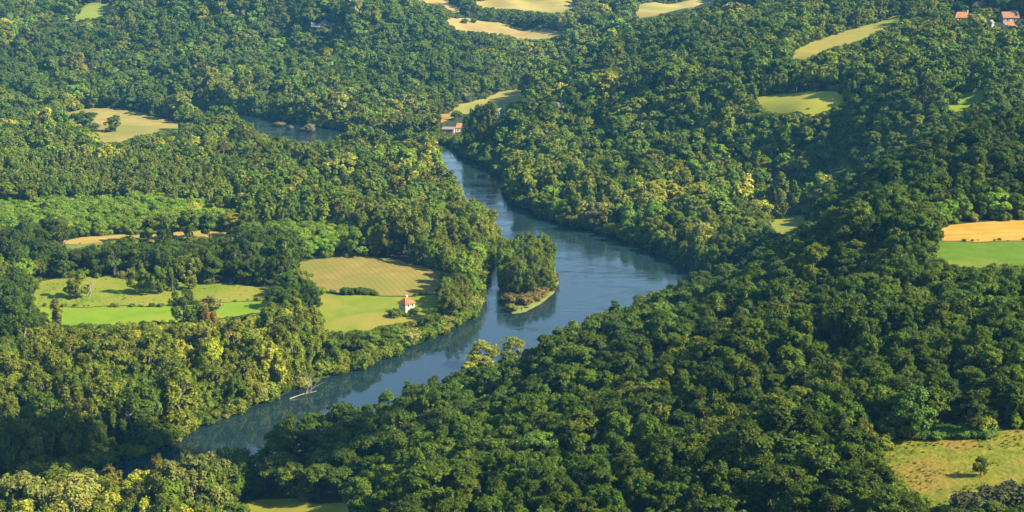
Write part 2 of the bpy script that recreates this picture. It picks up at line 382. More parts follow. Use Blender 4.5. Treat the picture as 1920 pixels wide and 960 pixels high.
# ------------------------------------------------------------------ fields and meadows (pixel outlines -> outlines on the terrain)
FIELDS = {
 'straw_meadow': ([(112, 214), (160, 204), (230, 204), (300, 221), (378, 239), (330, 249), (270, 256), (230, 272), (180, 270), (165, 247), (120, 227)], dict(c1=(0.33, 0.27, 0.11), c2=(0.46, 0.38, 0.17), scale=0.06, c3=(0.27, 0.27, 0.09)), 'large straw coloured meadow between the woods by the far river', 'meadow'),
 'stubble_strip': ([(112, 450), (160, 444), (240, 440), (330, 436), (400, 431), (458, 436), (400, 446), (300, 450), (200, 454), (140, 457), (112, 458)], dict(c1=(0.40, 0.29, 0.12), c2=(0.50, 0.38, 0.18), scale=0.1, c3=(0.28, 0.14, 0.06)), 'narrow strip of tan stubble in front of the orchard', 'field'),
 'green_strip': ([(112, 459), (150, 457), (215, 454), (180, 462), (125, 468)], dict(c1=(0.16, 0.24, 0.05), c2=(0.22, 0.30, 0.07), scale=0.15), 'small bright green strip below the tan stubble', 'field'),
 'rough_pasture': ([(50, 560), (72, 530), (110, 522), (190, 520), (260, 524), (330, 530), (420, 533), (525, 541), (520, 556), (440, 566), (330, 572), (250, 574), (150, 574), (60, 574)], dict(c1=(0.18, 0.26, 0.022), c2=(0.26, 0.32, 0.04), scale=0.16, c3=(0.29, 0.30, 0.055), bump=0.25, bscale=0.7), 'rough yellow green pasture with lone trees', 'pasture'),
 'mown_pasture': ([(55, 575), (150, 575.5), (250, 575.5), (335, 574), (420, 568), (520, 560), (500, 590), (400, 600), (300, 605), (210, 610), (110, 612), (70, 596)], dict(c1=(0.18, 0.31, 0.013), c2=(0.23, 0.36, 0.022), scale=0.12, c3=(0.27, 0.35, 0.035), bump=0.1, bscale=0.6), 'bright green mown pasture below the rough one', 'pasture'),
 'hay_field': ([(550, 491), (575, 486), (640, 481), (700, 482), (750, 488), (815, 505), (845, 530), (820, 548), (770, 553.5), (700, 552.5), (650, 551), (600, 545), (560, 520)], dict(c1=(0.27, 0.22, 0.085), c2=(0.37, 0.29, 0.12), scale=0.14, c3=(0.25, 0.25, 0.075), stripe=(-0.36, 2.6, 0.36, (0.20, 0.17, 0.06))), 'mown hay field with diagonal swath lines', 'field'),
 'cabin_meadow': ([(600, 548), (645, 552.5), (700, 554), (770, 555), (822, 552), (830, 575), (800, 600), (740, 612), (690, 622), (640, 628), (600, 620), (590, 580)], dict(c1=(0.18, 0.26, 0.025), c2=(0.26, 0.31, 0.045), scale=0.12, c3=(0.33, 0.29, 0.08)), 'small green meadow around the white cabin', 'meadow'),
 'bottom_meadow': ([(445, 975), (462, 945), (500, 940), (570, 938), (660, 940), (668, 975), (600, 1010), (470, 1010)], dict(c1=(0.30, 0.31, 0.05), c2=(0.38, 0.36, 0.07), scale=0.14), 'bright yellow green meadow at the foot of the trees', 'meadow'),
 'hillside_meadow': ([(1652, 838), (1690, 824), (1780, 809), (1860, 812), (1925, 803), (2130, 796), (2130, 925), (1910, 935), (1840, 935), (1780, 958), (1735, 948), (1690, 918), (1664, 880)], dict(c1=(0.14, 0.19, 0.02), c2=(0.30, 0.29, 0.045), scale=0.34, c3=(0.31, 0.235, 0.06), bump=0.4, bscale=0.8), 'rough golden meadow enclosed by the hillside woods', 'meadow'),
 'wheat_field': ([(1758, 428), (1775, 422), (1830, 416), (1920, 412), (2150, 404), (2150, 448), (1920, 450), (1758, 452)], dict(c1=(0.50, 0.30, 0.075), c2=(0.62, 0.40, 0.12), scale=0.1, stripe=(1.45, 5.5, 0.28, (0.42, 0.22, 0.05))), 'ochre ripe wheat field cut into the hillside', 'field'),
 'clover_field': ([(1753, 453.5), (1920, 451.5), (2150, 450), (2150, 498), (1920, 500), (1850, 502), (1790, 500), (1748, 484)], dict(c1=(0.10, 0.20, 0.010), c2=(0.14, 0.245, 0.014), scale=0.2, c3=(0.20, 0.26, 0.025), bump=0.15, bscale=0.6), 'green clover strip below the ochre wheat field', 'field'),
 'riverside_glade': ([(1440, 412), (1475, 404), (1525, 402), (1530, 415), (1490, 438), (1465, 446), (1442, 432)], dict(c1=(0.24, 0.28, 0.06), c2=(0.32, 0.33, 0.09), scale=0.12), 'small yellow green glade behind the hill shoulder', 'meadow'),
 'ridge_meadow': ([(1415, 184), (1450, 176), (1510, 171), (1590, 180), (1580, 198), (1534, 219), (1480, 217), (1430, 214)], dict(c1=(0.34, 0.36, 0.05), c2=(0.42, 0.40, 0.08), scale=0.09, c3=(0.30, 0.36, 0.05)), 'yellow meadow halfway up the wooded ridge', 'meadow'),
 'ridge_strip': ([(1478, 112), (1488, 95), (1530, 76), (1600, 55), (1690, 24), (1712, 34), (1652, 62), (1618, 79), (1552, 99), (1508, 119)], dict(c1=(0.32, 0.32, 0.07), c2=(0.42, 0.34, 0.12), scale=0.08, c3=(0.26, 0.34, 0.05)), 'long slanting tan and green strip of field on the ridge', 'field'),
 'ridge_glade': ([(1755, 208), (1780, 190), (1805, 174), (1852, 164), (1848, 190), (1800, 212)], dict(c1=(0.21, 0.33, 0.02), c2=(0.28, 0.37, 0.035), scale=0.1), 'bright green glade among the ridge woods', 'meadow'),
 'plateau_field': ([(825, 28), (880, 35), (940, 43), (1010, 52), (1098, 66), (1060, 74), (985, 78), (930, 66), (880, 62), (845, 60)], dict(c1=(0.40, 0.30, 0.16), c2=(0.48, 0.37, 0.21), scale=0.05, c3=(0.44, 0.38, 0.18)), 'bare tan field sloping across the far plateau', 'field'),
 'bare_field': ([(765, -6), (830, -4), (850, 6), (868, 26), (850, 28), (822, 10), (780, 4)], dict(c1=(0.42, 0.32, 0.18), c2=(0.50, 0.40, 0.23), scale=0.05), 'bare pale field at the top edge beside the far wood', 'field'),
 'dry_field': ([(870, 4), (960, -6), (1080, -8), (1085, 14), (1060, 26), (985, 22), (905, 16)], dict(c1=(0.42, 0.33, 0.14), c2=(0.50, 0.40, 0.19), scale=0.05, c3=(0.34, 0.34, 0.12)), 'dry yellow field at the top edge behind the plateau field', 'field'),
 'crest_field': ([(1190, 10), (1250, 8), (1340, -4), (1345, 14), (1280, 24), (1200, 38), (1180, 26)], dict(c1=(0.42, 0.33, 0.14), c2=(0.50, 0.40, 0.19), scale=0.05, c3=(0.34, 0.34, 0.12)), 'dry yellow field on the crest beyond the ridge', 'field'),
 'high_glade': ([(115, 38), (140, 22), (165, 6), (215, 2), (205, 20), (190, 34), (150, 40)], dict(c1=(0.22, 0.30, 0.06), c2=(0.30, 0.36, 0.09), scale=0.06), 'light green glade high on the far hillside', 'meadow'),
 'valley_field': ([(838, 214), (862, 196), (915, 182), (990, 157), (996, 168), (975, 195), (935, 208), (880, 214)], dict(c1=(0.36, 0.32, 0.12), c2=(0.45, 0.38, 0.17), scale=0.06, c3=(0.24, 0.30, 0.07)), 'striped tan and green plots in the gap between the hills', 'field'),
 'bare_earth': ([(1508, 160), (1525, 154), (1546, 152), (1548, 159), (1525, 163)], dict(c1=(0.40, 0.20, 0.12), c2=(0.48, 0.26, 0.17), scale=0.2), 'small patch of bare reddish earth above the ridge meadow', 'earth'),
 'gravel_track': ([(955, 181), (960, 172), (974, 168), (990, 160), (995, 163), (990, 170), (968, 175), (962, 183)], dict(c1=(0.6, 0.56, 0.5), c2=(0.7, 0.66, 0.6), scale=0.2), 'short pale gravel track in the gap between the hills', 'track'),
 'barn_field': ([(800, 226), (825, 213), (850, 212), (850, 222), (830, 230)], dict(c1=(0.40, 0.24, 0.09), c2=(0.46, 0.30, 0.12), scale=0.1), 'orange brown bare plot above the riverside barn', 'field'),
}
FIELD_W, FIELD_VIEW = {}, {}
def dim(mk):
    q = dict(mk)
    for k in ('c1', 'c2', 'c3'):
        if k in q: q[k] = tuple(a * b for a, b in zip(q[k], (0.64, 0.635, 0.38)))
    if 'stripe' in q: q['stripe'] = q['stripe'][:3] + (tuple(a * b for a, b in zip(q['stripe'][3], (0.64, 0.635, 0.38))),)
    return q
for name, (poly, mk, label, cat) in FIELDS.items():
    wp = [hit(px, py)[:2] for px, py in poly]
    FIELD_W[name] = np.array(wp); FIELD_VIEW[name] = poly
    size = np.ptp(np.array(wp), axis=0).max()
    o = draped(name, wp, 2.5 if size < 150 else 4.0, 0.10 if size < 135 else 0.3, noisy(name, **dim(mk)), jit=2.4)
    tag(o, label, cat, kind='structure')
    print('FIELD', name, 'extent', np.round(np.ptp(np.array(wp), axis=0)), 'z', round(float(hgt(*np.array(wp).mean(0))), 1), 'Y', round(float(np.array(wp)[:, 1].mean())))

# ------------------------------------------------------------------ tree prototypes (height 10 m, foot at the origin)
def unit(v): return v / np.maximum(np.linalg.norm(v, axis=-1, keepdims=True), 1e-9)

def leaf_quads(r, pos, nrm, size):
    n = len(pos)
    t = unit(np.cross(nrm, unit(r.normal(size=(n, 3)))))
    b = np.cross(nrm, t)
    s = (size * r.uniform(0.55, 1.45, n))[:, None]
    w = r.uniform(0.55, 1.0, n)[:, None]
    j = lambda: r.uniform(0.75, 1.25, n)[:, None]
    bend = nrm * s * r.uniform(-0.25, 0.25, n)[:, None]
    v = np.stack([pos - t * s * j() * 0.6 + bend, pos + b * s * w * j() * 0.5, pos + t * s * j() * 0.6 + bend, pos - b * s * w * j() * 0.5], 1)
    return v.reshape(-1, 3)

def tube(path, rad, sides=5):
    """tapered tube along a polyline: verts, quads"""
    path = np.asarray(path, float); n = len(path)
    vs, fs = [], []
    for i in range(n):
        d = unit(path[min(i + 1, n - 1)] - path[max(i - 1, 0)])
        a = unit(np.cross(d, [0.31, 0.92, 0.11])); b = np.cross(d, a)
        for k in range(sides):
            th = 2 * PI * k / sides
            vs.append(path[i] + rad[i] * (a * math.cos(th) + b * math.sin(th)))
    for i in range(n - 1):
        for k in range(sides):
            fs.append([i * sides + k, i * sides + (k + 1) % sides, (i + 1) * sides + (k + 1) % sides, (i + 1) * sides + k])
    return np.array(vs), np.array(fs)

def crown_clumps(r, shape):
    """clumps: centre, radii(3) ; returns arrays"""
    C, R = [], []
    if shape == 'round':
        rad = r.uniform(3.4, 4.4)
        nl = r.integers(5, 8)
        for k in range(nl):
            a = 2 * PI * k / nl + r.uniform(-0.5, 0.5)
            zl = r.uniform(2.6, 8.2); off = rad * r.uniform(0.35, 0.62) * (1.1 - 0.08 * max(zl - 6, 0) * 2)
            lc = np.array([math.cos(a) * off, math.sin(a) * off, zl]); lr = r.uniform(1.0, 2.4)
            for d in unit(r.normal(size=(9, 3)) + [0, 0, 0.3]):
                C.append(lc + d * lr * r.uniform(0.6, 0.95) * [1, 1, 0.85]); q = r.uniform(0.4, 1.0); R.append([q, q, q * 0.8])
        for d in unit(r.normal(size=(16, 3)) + [0, 0, 0.9]):
            C.append(np.array([0, 0, 6.3]) + d * [rad * 0.55, rad * 0.55, 3.0] * r.uniform(0.8, 1.02)); q = r.uniform(0.6, 1.05); R.append([q, q, q * 0.8])
    elif shape == 'full':
        rad = r.uniform(3.4, 4.3); lean = r.normal(size=2) * 0.09
        for k in range(r.integers(10, 15)):
            a = r.uniform(0, 2 * PI); zl = r.uniform(1.7, 8.6)
            prof = math.sqrt(max(0.05, 1 - ((zl - 3.6) / 5.9) ** 2)); off = rad * prof * r.uniform(0.3, 0.78)
            lc = np.array([math.cos(a) * off + lean[0] * zl, math.sin(a) * off + lean[1] * zl, zl]); lr = r.uniform(0.8, 2.0)
            for d in unit(r.normal(size=(7, 3)) + [0, 0, 0.2]):
                C.append(lc + d * lr * r.uniform(0.5, 1.0)); q = r.uniform(0.4, 0.95); R.append([q, q, q * r.uniform(0.7, 1.1)])
    elif shape == 'tall':
        rad = r.uniform(2.1, 2.8)
        for k in range(46):
            z = 0.9 + 8.5 * (k + r.uniform(0, 1)) / 46
            prof = min(1.0, (z - 0.4) / 2.2) * (1 - max(0, (z - 6.0) / 5.2) ** 1.6)
            a = r.uniform(0, 2 * PI); off = rad * prof * r.uniform(0.45, 0.95)
            C.append([math.cos(a) * off, math.sin(a) * off, z]); q = r.uniform(0.45, 0.8) * (0.6 + 0.4 * prof); R.append([q, q, q * r.uniform(1.1, 1.8)])
    elif shape == 'column':
        for k in range(34):
            z = 0.8 + 8.6 * (k + r.uniform(0, 1)) / 34
            prof = min(1.0, z / 2.0) * (1 - max(0, (z - 5.5) / 5.0) ** 1.7)
            a = r.uniform(0, 2 * PI); off = 0.85 * prof * r.uniform(0.3, 0.9)
            C.append([math.cos(a) * off, math.sin(a) * off, z]); q = r.uniform(0.32, 0.5); R.append([q, q, q * 2.2])
    elif shape == 'spread':      # orchard tree: low dome
        rad = r.uniform(4.0, 4.8)
        for d in unit(r.normal(size=(60, 3)) + [0, 0, 0.5]):
            C.append(np.array([0, 0, 5.2]) + d * [rad * 0.8, rad * 0.8, 3.4] * r.uniform(0.6, 1.0)); q = r.uniform(0.8, 1.3); R.append([q, q, q * 0.75])
    elif shape == 'shrub':
        for d in unit(r.normal(size=(30, 3)) + [0, 0, 0.4]):
            C.append(np.array([0, 0, 4.4]) + d * [4.6, 4.6, 4.2] * r.uniform(0.5, 0.95)); q = r.uniform(1.3, 2.2); R.append([q, q, q])
    return np.array(C, float), np.array(R, float)

def make_proto(shape, seed, leaves, size, pale=0.0):
    r = np.random.default_rng(seed)
    C, R = crown_clumps(r, shape)
    vol = (R[:, 0] * R[:, 2]); cnt = np.maximum((leaves * 0.9 * vol / vol.sum()).astype(int), 4)
    idx = np.repeat(np.arange(len(C)), cnt)
    mid = np.array([0, 0, C[:, 2].mean() * 0.85])
    out = unit(C - mid)[idx]
    d = unit(r.normal(size=(len(idx), 3)) + out * 0.75 + [0, 0, 0.25])
    pos = C[idx] + d * R[idx] * r.uniform(0.6, 1.12, len(idx))[:, None]
    nrm = unit(0.62 * d + 0.6 * out + [0, 0, 0.42] + 0.42 * r.normal(size=d.shape))
    # loose sprays that stick out of the clumps
    k = int(leaves * 0.1)
    i2 = r.integers(0, len(C), k)
    d2 = unit(r.normal(size=(k, 3)) + unit(C - mid)[i2])
    pos = np.vstack([pos, C[i2] + d2 * R[i2] * r.uniform(1.0, 1.5, k)[:, None]]); nrm = np.vstack([nrm, unit(r.normal(size=(k, 3)))])
    pos[:, 2] = np.maximum(pos[:, 2], 0.25)
    lv = leaf_quads(r, pos, nrm, size)
    lf = np.arange(len(lv)).reshape(-1, 4)
    # trunk with limbs that reach into the clumps
    tv, tf, base = [], [], 0
    top = {'full': 5.5, 'round': 5.5, 'tall': 8.6, 'column': 8.5, 'spread': 4.5, 'shrub': 2.0}[shape]
    th = {'full': 0.26, 'round': 0.26, 'tall': 0.2, 'column': 0.16, 'spread': 0.22, 'shrub': 0.16}[shape]
    path = [[0, 0, -0.6]] + [[r.normal() * 0.12 * i, r.normal() * 0.12 * i, top * i / 4] for i in range(1, 5)]
    segs = [(path, [th * 1.25, th, th * 0.8, th * 0.6, th * 0.3])]
    for c in C[r.permutation(len(C))[:{'full': 12, 'round': 12, 'tall': 12, 'column': 5, 'spread': 9, 'shrub': 5}[shape]]]:
        z0 = min(max(c[2] - 2.6, 0.8), top * 0.95) if shape != 'shrub' else 0.3
        s = np.array([0, 0, z0])
        m = s + (c - s) * 0.5 + [0, 0, -0.25] + r.normal(size=3) * 0.15
        segs.append(([s, m, c, c + unit(c - s) * R[0, 0] * 0.9], [th * 0.4, th * 0.28, th * 0.15, 0.02]))
    for p, rd in segs:
        v, f = tube(p, rd, 5)
        tv.append(v); tf.append(f + base); base += len(v)
    return (lv, lf), (np.vstack(tv), np.vstack(tf))

class Proto:
    def __init__(s, name, shape, seed, leaves, size, bark='bark'):
        (lv, lf), (tv, tf) = make_proto(shape, seed, leaves, size)
        s.shape = shape
        s.r = float(np.percentile(np.hypot(lv[:, 0], lv[:, 1]), 97))
        s.top = float(lv[:, 2].max())
        s.crown = mesh_np(name + '_crown', lv, lf, [MATS['leaf']])
        s.trunk = mesh_np(name + '_trunk', tv, tf, [MATS[bark]], smooth=True)
        both = mesh_np(name, np.vstack([lv, tv]), np.vstack([lf, tf + len(lv)]), [MATS['leaf'], MATS[bark]], np.concatenate([np.zeros(len(lf)), np.ones(len(tf))]))
        s.obj = bpy.data.objects.new(name + '_source', both)      # not linked: only the woods' node trees read it
NEAR = {'round': [Proto('round_tree', 'round', 100 + i, 7000, 0.36) for i in range(7)],
        'tall': [Proto('tall_tree', 'tall', 200 + i, 6000, 0.32, 'pale_bark') for i in range(6)],
        'full': [Proto('full_tree', 'full', 150 + i, 7000, 0.36) for i in range(7)],
        'column': [Proto('column_tree', 'column', 300 + i, 3500, 0.26) for i in range(2)],
        'spread': [Proto('orchard_tree', 'spread', 400 + i, 5000, 0.42) for i in range(3)],
        'shrub': [Proto('shrub_bush', 'shrub', 500 + i, 2600, 0.85) for i in range(3)]}
FAR = {'round': [Proto('far_round_tree', 'round', 600 + i, 2400, 0.62) for i in range(6)],
       'tall': [Proto('far_tall_tree', 'tall', 700 + i, 2000, 0.55, 'pale_bark') for i in range(4)],
       'full': [Proto('far_full_tree', 'full', 650 + i, 2400, 0.62) for i in range(6)],
       'column': NEAR['column'], 'spread': NEAR['spread'], 'shrub': NEAR['shrub']}

# ------------------------------------------------------------------ species palette (leaf albedo)
PAL = {'dark green': (0.032, 0.055, 0.016), 'deep green': (0.041, 0.070, 0.018), 'mid green': (0.053, 0.085, 0.020), 'olive green': (0.070, 0.093, 0.023), 'fresh green': (0.078, 0.135, 0.027),
       'yellow green': (0.140, 0.165, 0.038), 'pale yellow': (0.135, 0.155, 0.052), 'grey green': (0.10, 0.115, 0.06), 'brownish': (0.076, 0.076, 0.028), 'russet': (0.105, 0.078, 0.034)}
# zones, later ones win: name, pixel outline of the tree feet, spacing, height range, shapes, colours
ZONES = [
 ('far', [(-900, -200), (2900, -200), (2900, 260), (-900, 260)], 8.2, (9, 15), dict(round=.82, tall=.18), {'mid green': .34, 'deep green': .26, 'olive green': .2, 'fresh green': .08, 'grey green': .07, 'pale yellow': .05}),
 ('far_dark', [(630, 60), (1100, 60), (1100, 140), (900, 170), (640, 190)], 7.6, (9, 14), dict(round=.9, tall=.1), {'deep green': .5, 'mid green': .4, 'dark green': .1}),
 ('leftwood', [(-900, 250), (860, 250), (960, 460), (960, 700), (-900, 700)], 8.2, (11, 17), dict(round=.65, tall=.35), {'mid green': .32, 'olive green': .28, 'deep green': .12, 'fresh green': .15, 'pale yellow': .06, 'yellow green': .07}),
 ('farbank', [(330, 175), (640, 225), (850, 250), (850, 275), (640, 245), (330, 205)], 7.5, (10, 17), dict(round=.6, tall=.4), {'mid green': .4, 'olive green': .3, 'grey green': .2, 'fresh green': .1}),
 ('middlewood', [(420, 360), (900, 360), (945, 480), (800, 520), (560, 490), (420, 430)], 8.5, (14, 20), dict(round=.45, tall=.55), {'olive green': .46, 'mid green': .3, 'deep green': .14, 'brownish': .06, 'pale yellow': .04}),
 ('plantation', [(-900, 325), (360, 325), (430, 360), (430, 394), (200, 390), (-900, 398)], 5.0, (12, 14.5), dict(tall=1), {'mid green': .55, 'olive green': .4, 'deep green': .05}),
 ('orchard', [(-20, 396), (200, 388), (400, 392), (460, 432), (330, 436), (112, 452), (-20, 456)], 7.0, (7.6, 8.8), dict(spread=1), {'fresh green': .8, 'yellow green': .2}),
 ('orchard', [(470, 440), (640, 428), (680, 470), (640, 482), (560, 488), (480, 470)], 7.4, (7.5, 8.8), dict(spread=1), {'fresh green': .8, 'yellow green': .2}),
 ('hedgerow', [(-900, 462), (110, 462), (450, 452), (560, 470), (560, 520), (520, 540), (330, 530), (190, 520), (70, 520), (-900, 560)], 7.5, (11, 15), dict(round=.7, tall=.3), {'dark green': .65, 'deep green': .35}),
 ('pasturewood', [(-900, 560), (60, 560), (60, 600), (110, 625), (80, 680), (-900, 720)], 8, (13, 18), dict(round=.6, tall=.4), {'dark green': .5, 'deep green': .3, 'grey green': .1, 'olive green': .1}),
 ('hedge', [(100, 612), (210, 610), (330, 600), (520, 560), (600, 550), (600, 640), (400, 640), (110, 660)], 6.5, (6, 12), dict(round=.8, tall=.2), {'dark green': .5, 'deep green': .4, 'grey green': .1}),
 ('poplargrove', [(60, 660), (420, 630), (600, 640), (620, 720), (480, 765), (400, 770), (250, 735), (60, 735)], 6.6, (14, 18), dict(tall=.9, round=.1), {'olive green': .58, 'yellow green': .22, 'grey green': .06, 'brownish': .06, 'mid green': .08}),
 ('darkbelt', [(-900, 735), (250, 735), (400, 770), (470, 765), (330, 835), (120, 900), (-900, 960)], 6.8, (15, 19), dict(tall=.7, round=.3), {'olive green': .3, 'deep green': .32, 'dark green': .2, 'grey green': .1, 'brownish': .08}),
 ('alders', [(610, 640), (700, 610), (860, 560), (900, 560), (890, 610), (790, 655), (690, 700), (620, 720)], 6.8, (10, 14), dict(round=.85, tall=.15), {'deep green': .45, 'dark green': .3, 'fresh green': .25}),
 ('bankpoplars', [(840, 560), (900, 540), (908, 580), (890, 606), (850, 615), (820, 600)], 6.5, (13, 16), dict(tall=1), {'yellow green': .4, 'fresh green': .35, 'olive green': .25}),
 ('ridge', [(890, 60), (2900, -60), (2900, 420), (1560, 420), (1280, 510), (960, 400), (880, 300)], 8.0, (10, 15), dict(round=.85, tall=.15), {'mid green': .36, 'deep green': .2, 'olive green': .2, 'fresh green': .1, 'pale yellow': .04, 'yellow green': .10}),
 ('ridgebank', [(890, 280), (1060, 330), (1250, 420), (1400, 430), (1290, 515), (1100, 440), (960, 400), (890, 320)], 8.4, (11, 16), dict(round=.6, tall=.4), {'mid green': .36, 'olive green': .3, 'fresh green': .14, 'pale yellow': .07, 'grey green': .13}),
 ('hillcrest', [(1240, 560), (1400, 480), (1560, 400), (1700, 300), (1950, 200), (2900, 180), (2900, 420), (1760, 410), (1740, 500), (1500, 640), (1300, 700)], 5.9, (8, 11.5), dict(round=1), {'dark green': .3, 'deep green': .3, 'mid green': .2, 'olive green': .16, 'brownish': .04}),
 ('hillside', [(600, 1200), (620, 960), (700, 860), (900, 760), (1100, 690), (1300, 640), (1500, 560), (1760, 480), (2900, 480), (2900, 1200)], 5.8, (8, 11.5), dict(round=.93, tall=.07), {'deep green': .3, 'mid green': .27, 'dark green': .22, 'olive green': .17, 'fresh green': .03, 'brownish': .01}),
 ('nearbank', [(330, 940), (430, 880), (560, 825), (800, 770), (960, 720), (1100, 665), (1240, 600), (1320, 560), (1350, 590), (1100, 720), (900, 800), (700, 890), (640, 960), (440, 960)], 7.4, (9.5, 13.5), dict(round=1), {'dark green': .5, 'deep green': .42, 'mid green': .08}),
 ('frontgrove', [(-900, 1040), (0, 960), (200, 940), (330, 915), (440, 890), (470, 960), (470, 1250), (-900, 1250)], 7.4, (15, 19), dict(tall=.6, round=.4), {'olive green': .52, 'yellow green': .08, 'grey green': .1, 'brownish': .04, 'mid green': .26}),
]
ISLANDZONE = ('island', 3.9, (9.5, 13), dict(tall=.75, round=.25), {'mid green': .45, 'olive green': .35, 'fresh green': .2})

# ------------------------------------------------------------------ scatter the trees
cell = 3.3
gx, gy = np.meshgrid(np.arange(-1150, 1150, cell), np.arange(190, 2250, cell))
gx = gx.ravel() + rng.uniform(-.5, .5, gx.size) * cell; gy = gy.ravel() + rng.uniform(-.5, .5, gy.size) * cell
gz = hgt(gx, gy)
px, py, dep = project(gx, gy, gz)
ok = (px > -560) & (px < 2480) & (py < 1200) & (py > -75) & (gy > 215) & (gz > 0.40)
inisl = pip(gx, gy, grow(ISLAND_W, -0.6)) & (py < 552) & (px < 1032)
ok &= ~(pip(gx, gy, grow(RIVER_W, 0.4)) & ~inisl)
for name, wp in FIELD_W.items():
    ok &= ~pip(gx, gy, grow(wp, 0.6))
TRACK = [[(1495, 112), (1482, 122), (1470, 132), (1455, 145)], ]
gx, gy, gz, px, py, dep, inisl = [a[ok] for a in (gx, gy, gz, px, py, dep, inisl)]
zid = np.full(len(gx), -1)
for k, z in enumerate(ZONES):
    zid[pip(px + 6 * vnoise(gx / 14, gy / 14, 61), py + 3 * vnoise(gx / 14, gy / 14, 62), z[1])] = k
zid[zid < 0] = 0
zid[inisl] = len(ZONES)
ZALL = ZONES + [(ISLANDZONE[0], None) + ISLANDZONE[1:]]
CLEAR = [(np.array(p, float), 4.0 if len(p) > 20 else 0.5) for p in RIVER_VIEW] + [(np.array(p, float), min(6.0, 0.10 * np.ptp(np.array(p)[:, 1]))) for p in FIELD_VIEW.values()]
# the places kept free for houses and single trees, in pixels: x0, y0, x1, y1
KEEP = [(738, 556, 790, 592), (1784, 14, 1822, 32), (1824, -4, 1858, 12), (1850, 36, 1864, 52), (1872, 20, 1924, 52), (924, 196, 950, 220), (826, 226, 872, 250), (868, 190, 930, 262), (1446, 316, 1500, 412), (584, 38, 646, 50)]

pal_names = list(PAL)
def pick(d, r):
    ks = list(d); v = np.array([d[k] for k in ks]); return ks[int(r.choice(len(ks), p=v / v.sum()))]

order = rng.permutation(len(gx))
hashg = {}
G = 6.0
trees = []        # dicts
gaps = []
sizen = fbm(gx / 25, gy / 25, 71, 2)
for i in order:
    z = ZALL[zid[i]]
    sp = z[2] * (1 + 0.22 * sizen[i]) * (1 + 0.35 * min(max((dep[i] - 850) / 500, 0), 1.2))
    if z[0] not in ('plantation', 'orchard'): sp *= math.exp(rng.normal() * 0.2)
    x, y = gx[i], gy[i]
    ci, cj = int(x // G), int(y // G)
    bad = False
    for a in (-2, -1, 0, 1, 2):
        for b in (-2, -1, 0, 1, 2):
            for (u, v, s2) in hashg.get((ci + a, cj + b), ()):
                if (u - x) ** 2 + (v - y) ** 2 < (0.5 * (sp + s2)) ** 2 * 0.72: bad = True; break
            if bad: break
        if bad: break
    if bad: continue
    hashg.setdefault((ci, cj), []).append((x, y, sp))
    h = rng.uniform(*z[3]) * (0.55 + 0.45 * min(sp / z[2], 1.6)) * (1 + 0.2 * sizen[i]) * (1 + 0.22 * min(max((dep[i] - 850) / 500, 0), 1.2))
    shape = pick(z[4], rng)
    if shape == 'round' and rng.uniform() < 0.45: shape = 'full'
    trees.append([x, y, gz[i], h, sp, zid[i], shape])
T = np.array([t[:6] for t in trees], float)
shapes = np.array([t[6] for t in trees])

# keep the water and the fields in view: lower or drop what would stand in front of them
def clash(x, y, z, h, r):
    bad = np.zeros(len(x), bool)
    beyond = pip(x, y - 16, RIVER_W) | pip(x, y - 8, RIVER_W)
    for fz, fr in ((1.0, 0.0), (0.78, 0.0), (0.55, 0.0), (0.3, 0.0), (0.45, 0.9), (0.45, -0.9), (0.86, 0.45), (0.86, -0.45), (0.6, 0.85), (0.6, -0.85), (0.35, 0.8), (0.35, -0.8)):
        u, v, _ = project(x + fr * r, y, z + fz * h)
        for ci, (c, mg) in enumerate(CLEAR):
            s = (u > c[:, 0].min()) & (u < c[:, 0].max()) & (v > c[:, 1].min()) & (v < c[:, 1].max())
            if s.any():
                k = np.nonzero(s)[0]
                bad[k] |= pip(u[k], v[k], c) & (poly_dist(u[k], v[k], c) > mg) & ~(beyond[k] & (ci < 3))
        for (a, b, c2, d2) in KEEP:
            bad |= (u > a) & (u < c2) & (v > b) & (v < d2)
    return bad & ~(z + 0 * x < -99)
hh = T[:, 3].copy(); rr = T[:, 4] * 0.5
alive = np.ones(len(T), bool)
for f in (0.8, 0.62, 0.46, 0.0):
    b = clash(T[:, 0], T[:, 1], T[:, 2], hh, rr * hh / T[:, 3]) & (T[:, 5] != len(ZONES))
    _u, _v, _ = project(T[:, 0], T[:, 1], T[:, 2] + hh)
    b |= (T[:, 5] == [z[0] for z in ZONES].index('frontgrove')) & (_u < 285) & (_v < 868 + 10 * vnoise(T[:, 0] / 7, T[:, 1] / 7, 77))
    if f: hh[b] = T[b, 3] * f
    else: alive &= ~b
soft = rng.uniform(size=len(T)) < 0.06          # a few stray tops do reach over the edge
gapsel = ~alive
GAP = T[gapsel].copy()
T, shapes, hh = T[alive], shapes[alive], hh[alive]
shrink = hh / T[:, 3]
T[:, 3] = hh
print('TREES', len(T), 'gaps', len(GAP))

# ------------------------------------------------------------------ per-tree look
PAL = {k: (v[0] * 2.05, v[1] * 1.84, v[2] * 0.78) for k, v in PAL.items()}
palA = np.array([PAL[k] for k in pal_names])
cname = np.empty(len(T), object)
patch = fbm(T[:, 0] / 48, T[:, 1] / 70, 81, 3)
shade = 1 + 0.16 * fbm(T[:, 0] / 70, T[:, 1] / 90, 83, 2)
for k, z in enumerate(ZALL):
    s = np.nonzero(T[:, 5] == k)[0]
    if not len(s): continue
    ks = list(z[5]); pr = np.array([z[5][a] for a in ks]); cum = np.cumsum(pr / pr.sum())
    u = np.clip(0.55 * rng.uniform(size=len(s)) + 0.45 * (0.5 + 0.75 * patch[s]), 0, 0.9999)
    cname[s] = np.array(ks, object)[np.searchsorted(cum, u)]
tint = np.array([PAL[c] for c in cname]) * rng.uniform(0.80, 1.22, (len(T), 1)) * shade[:, None] * rng.uniform(0.93, 1.07, (len(T), 3))
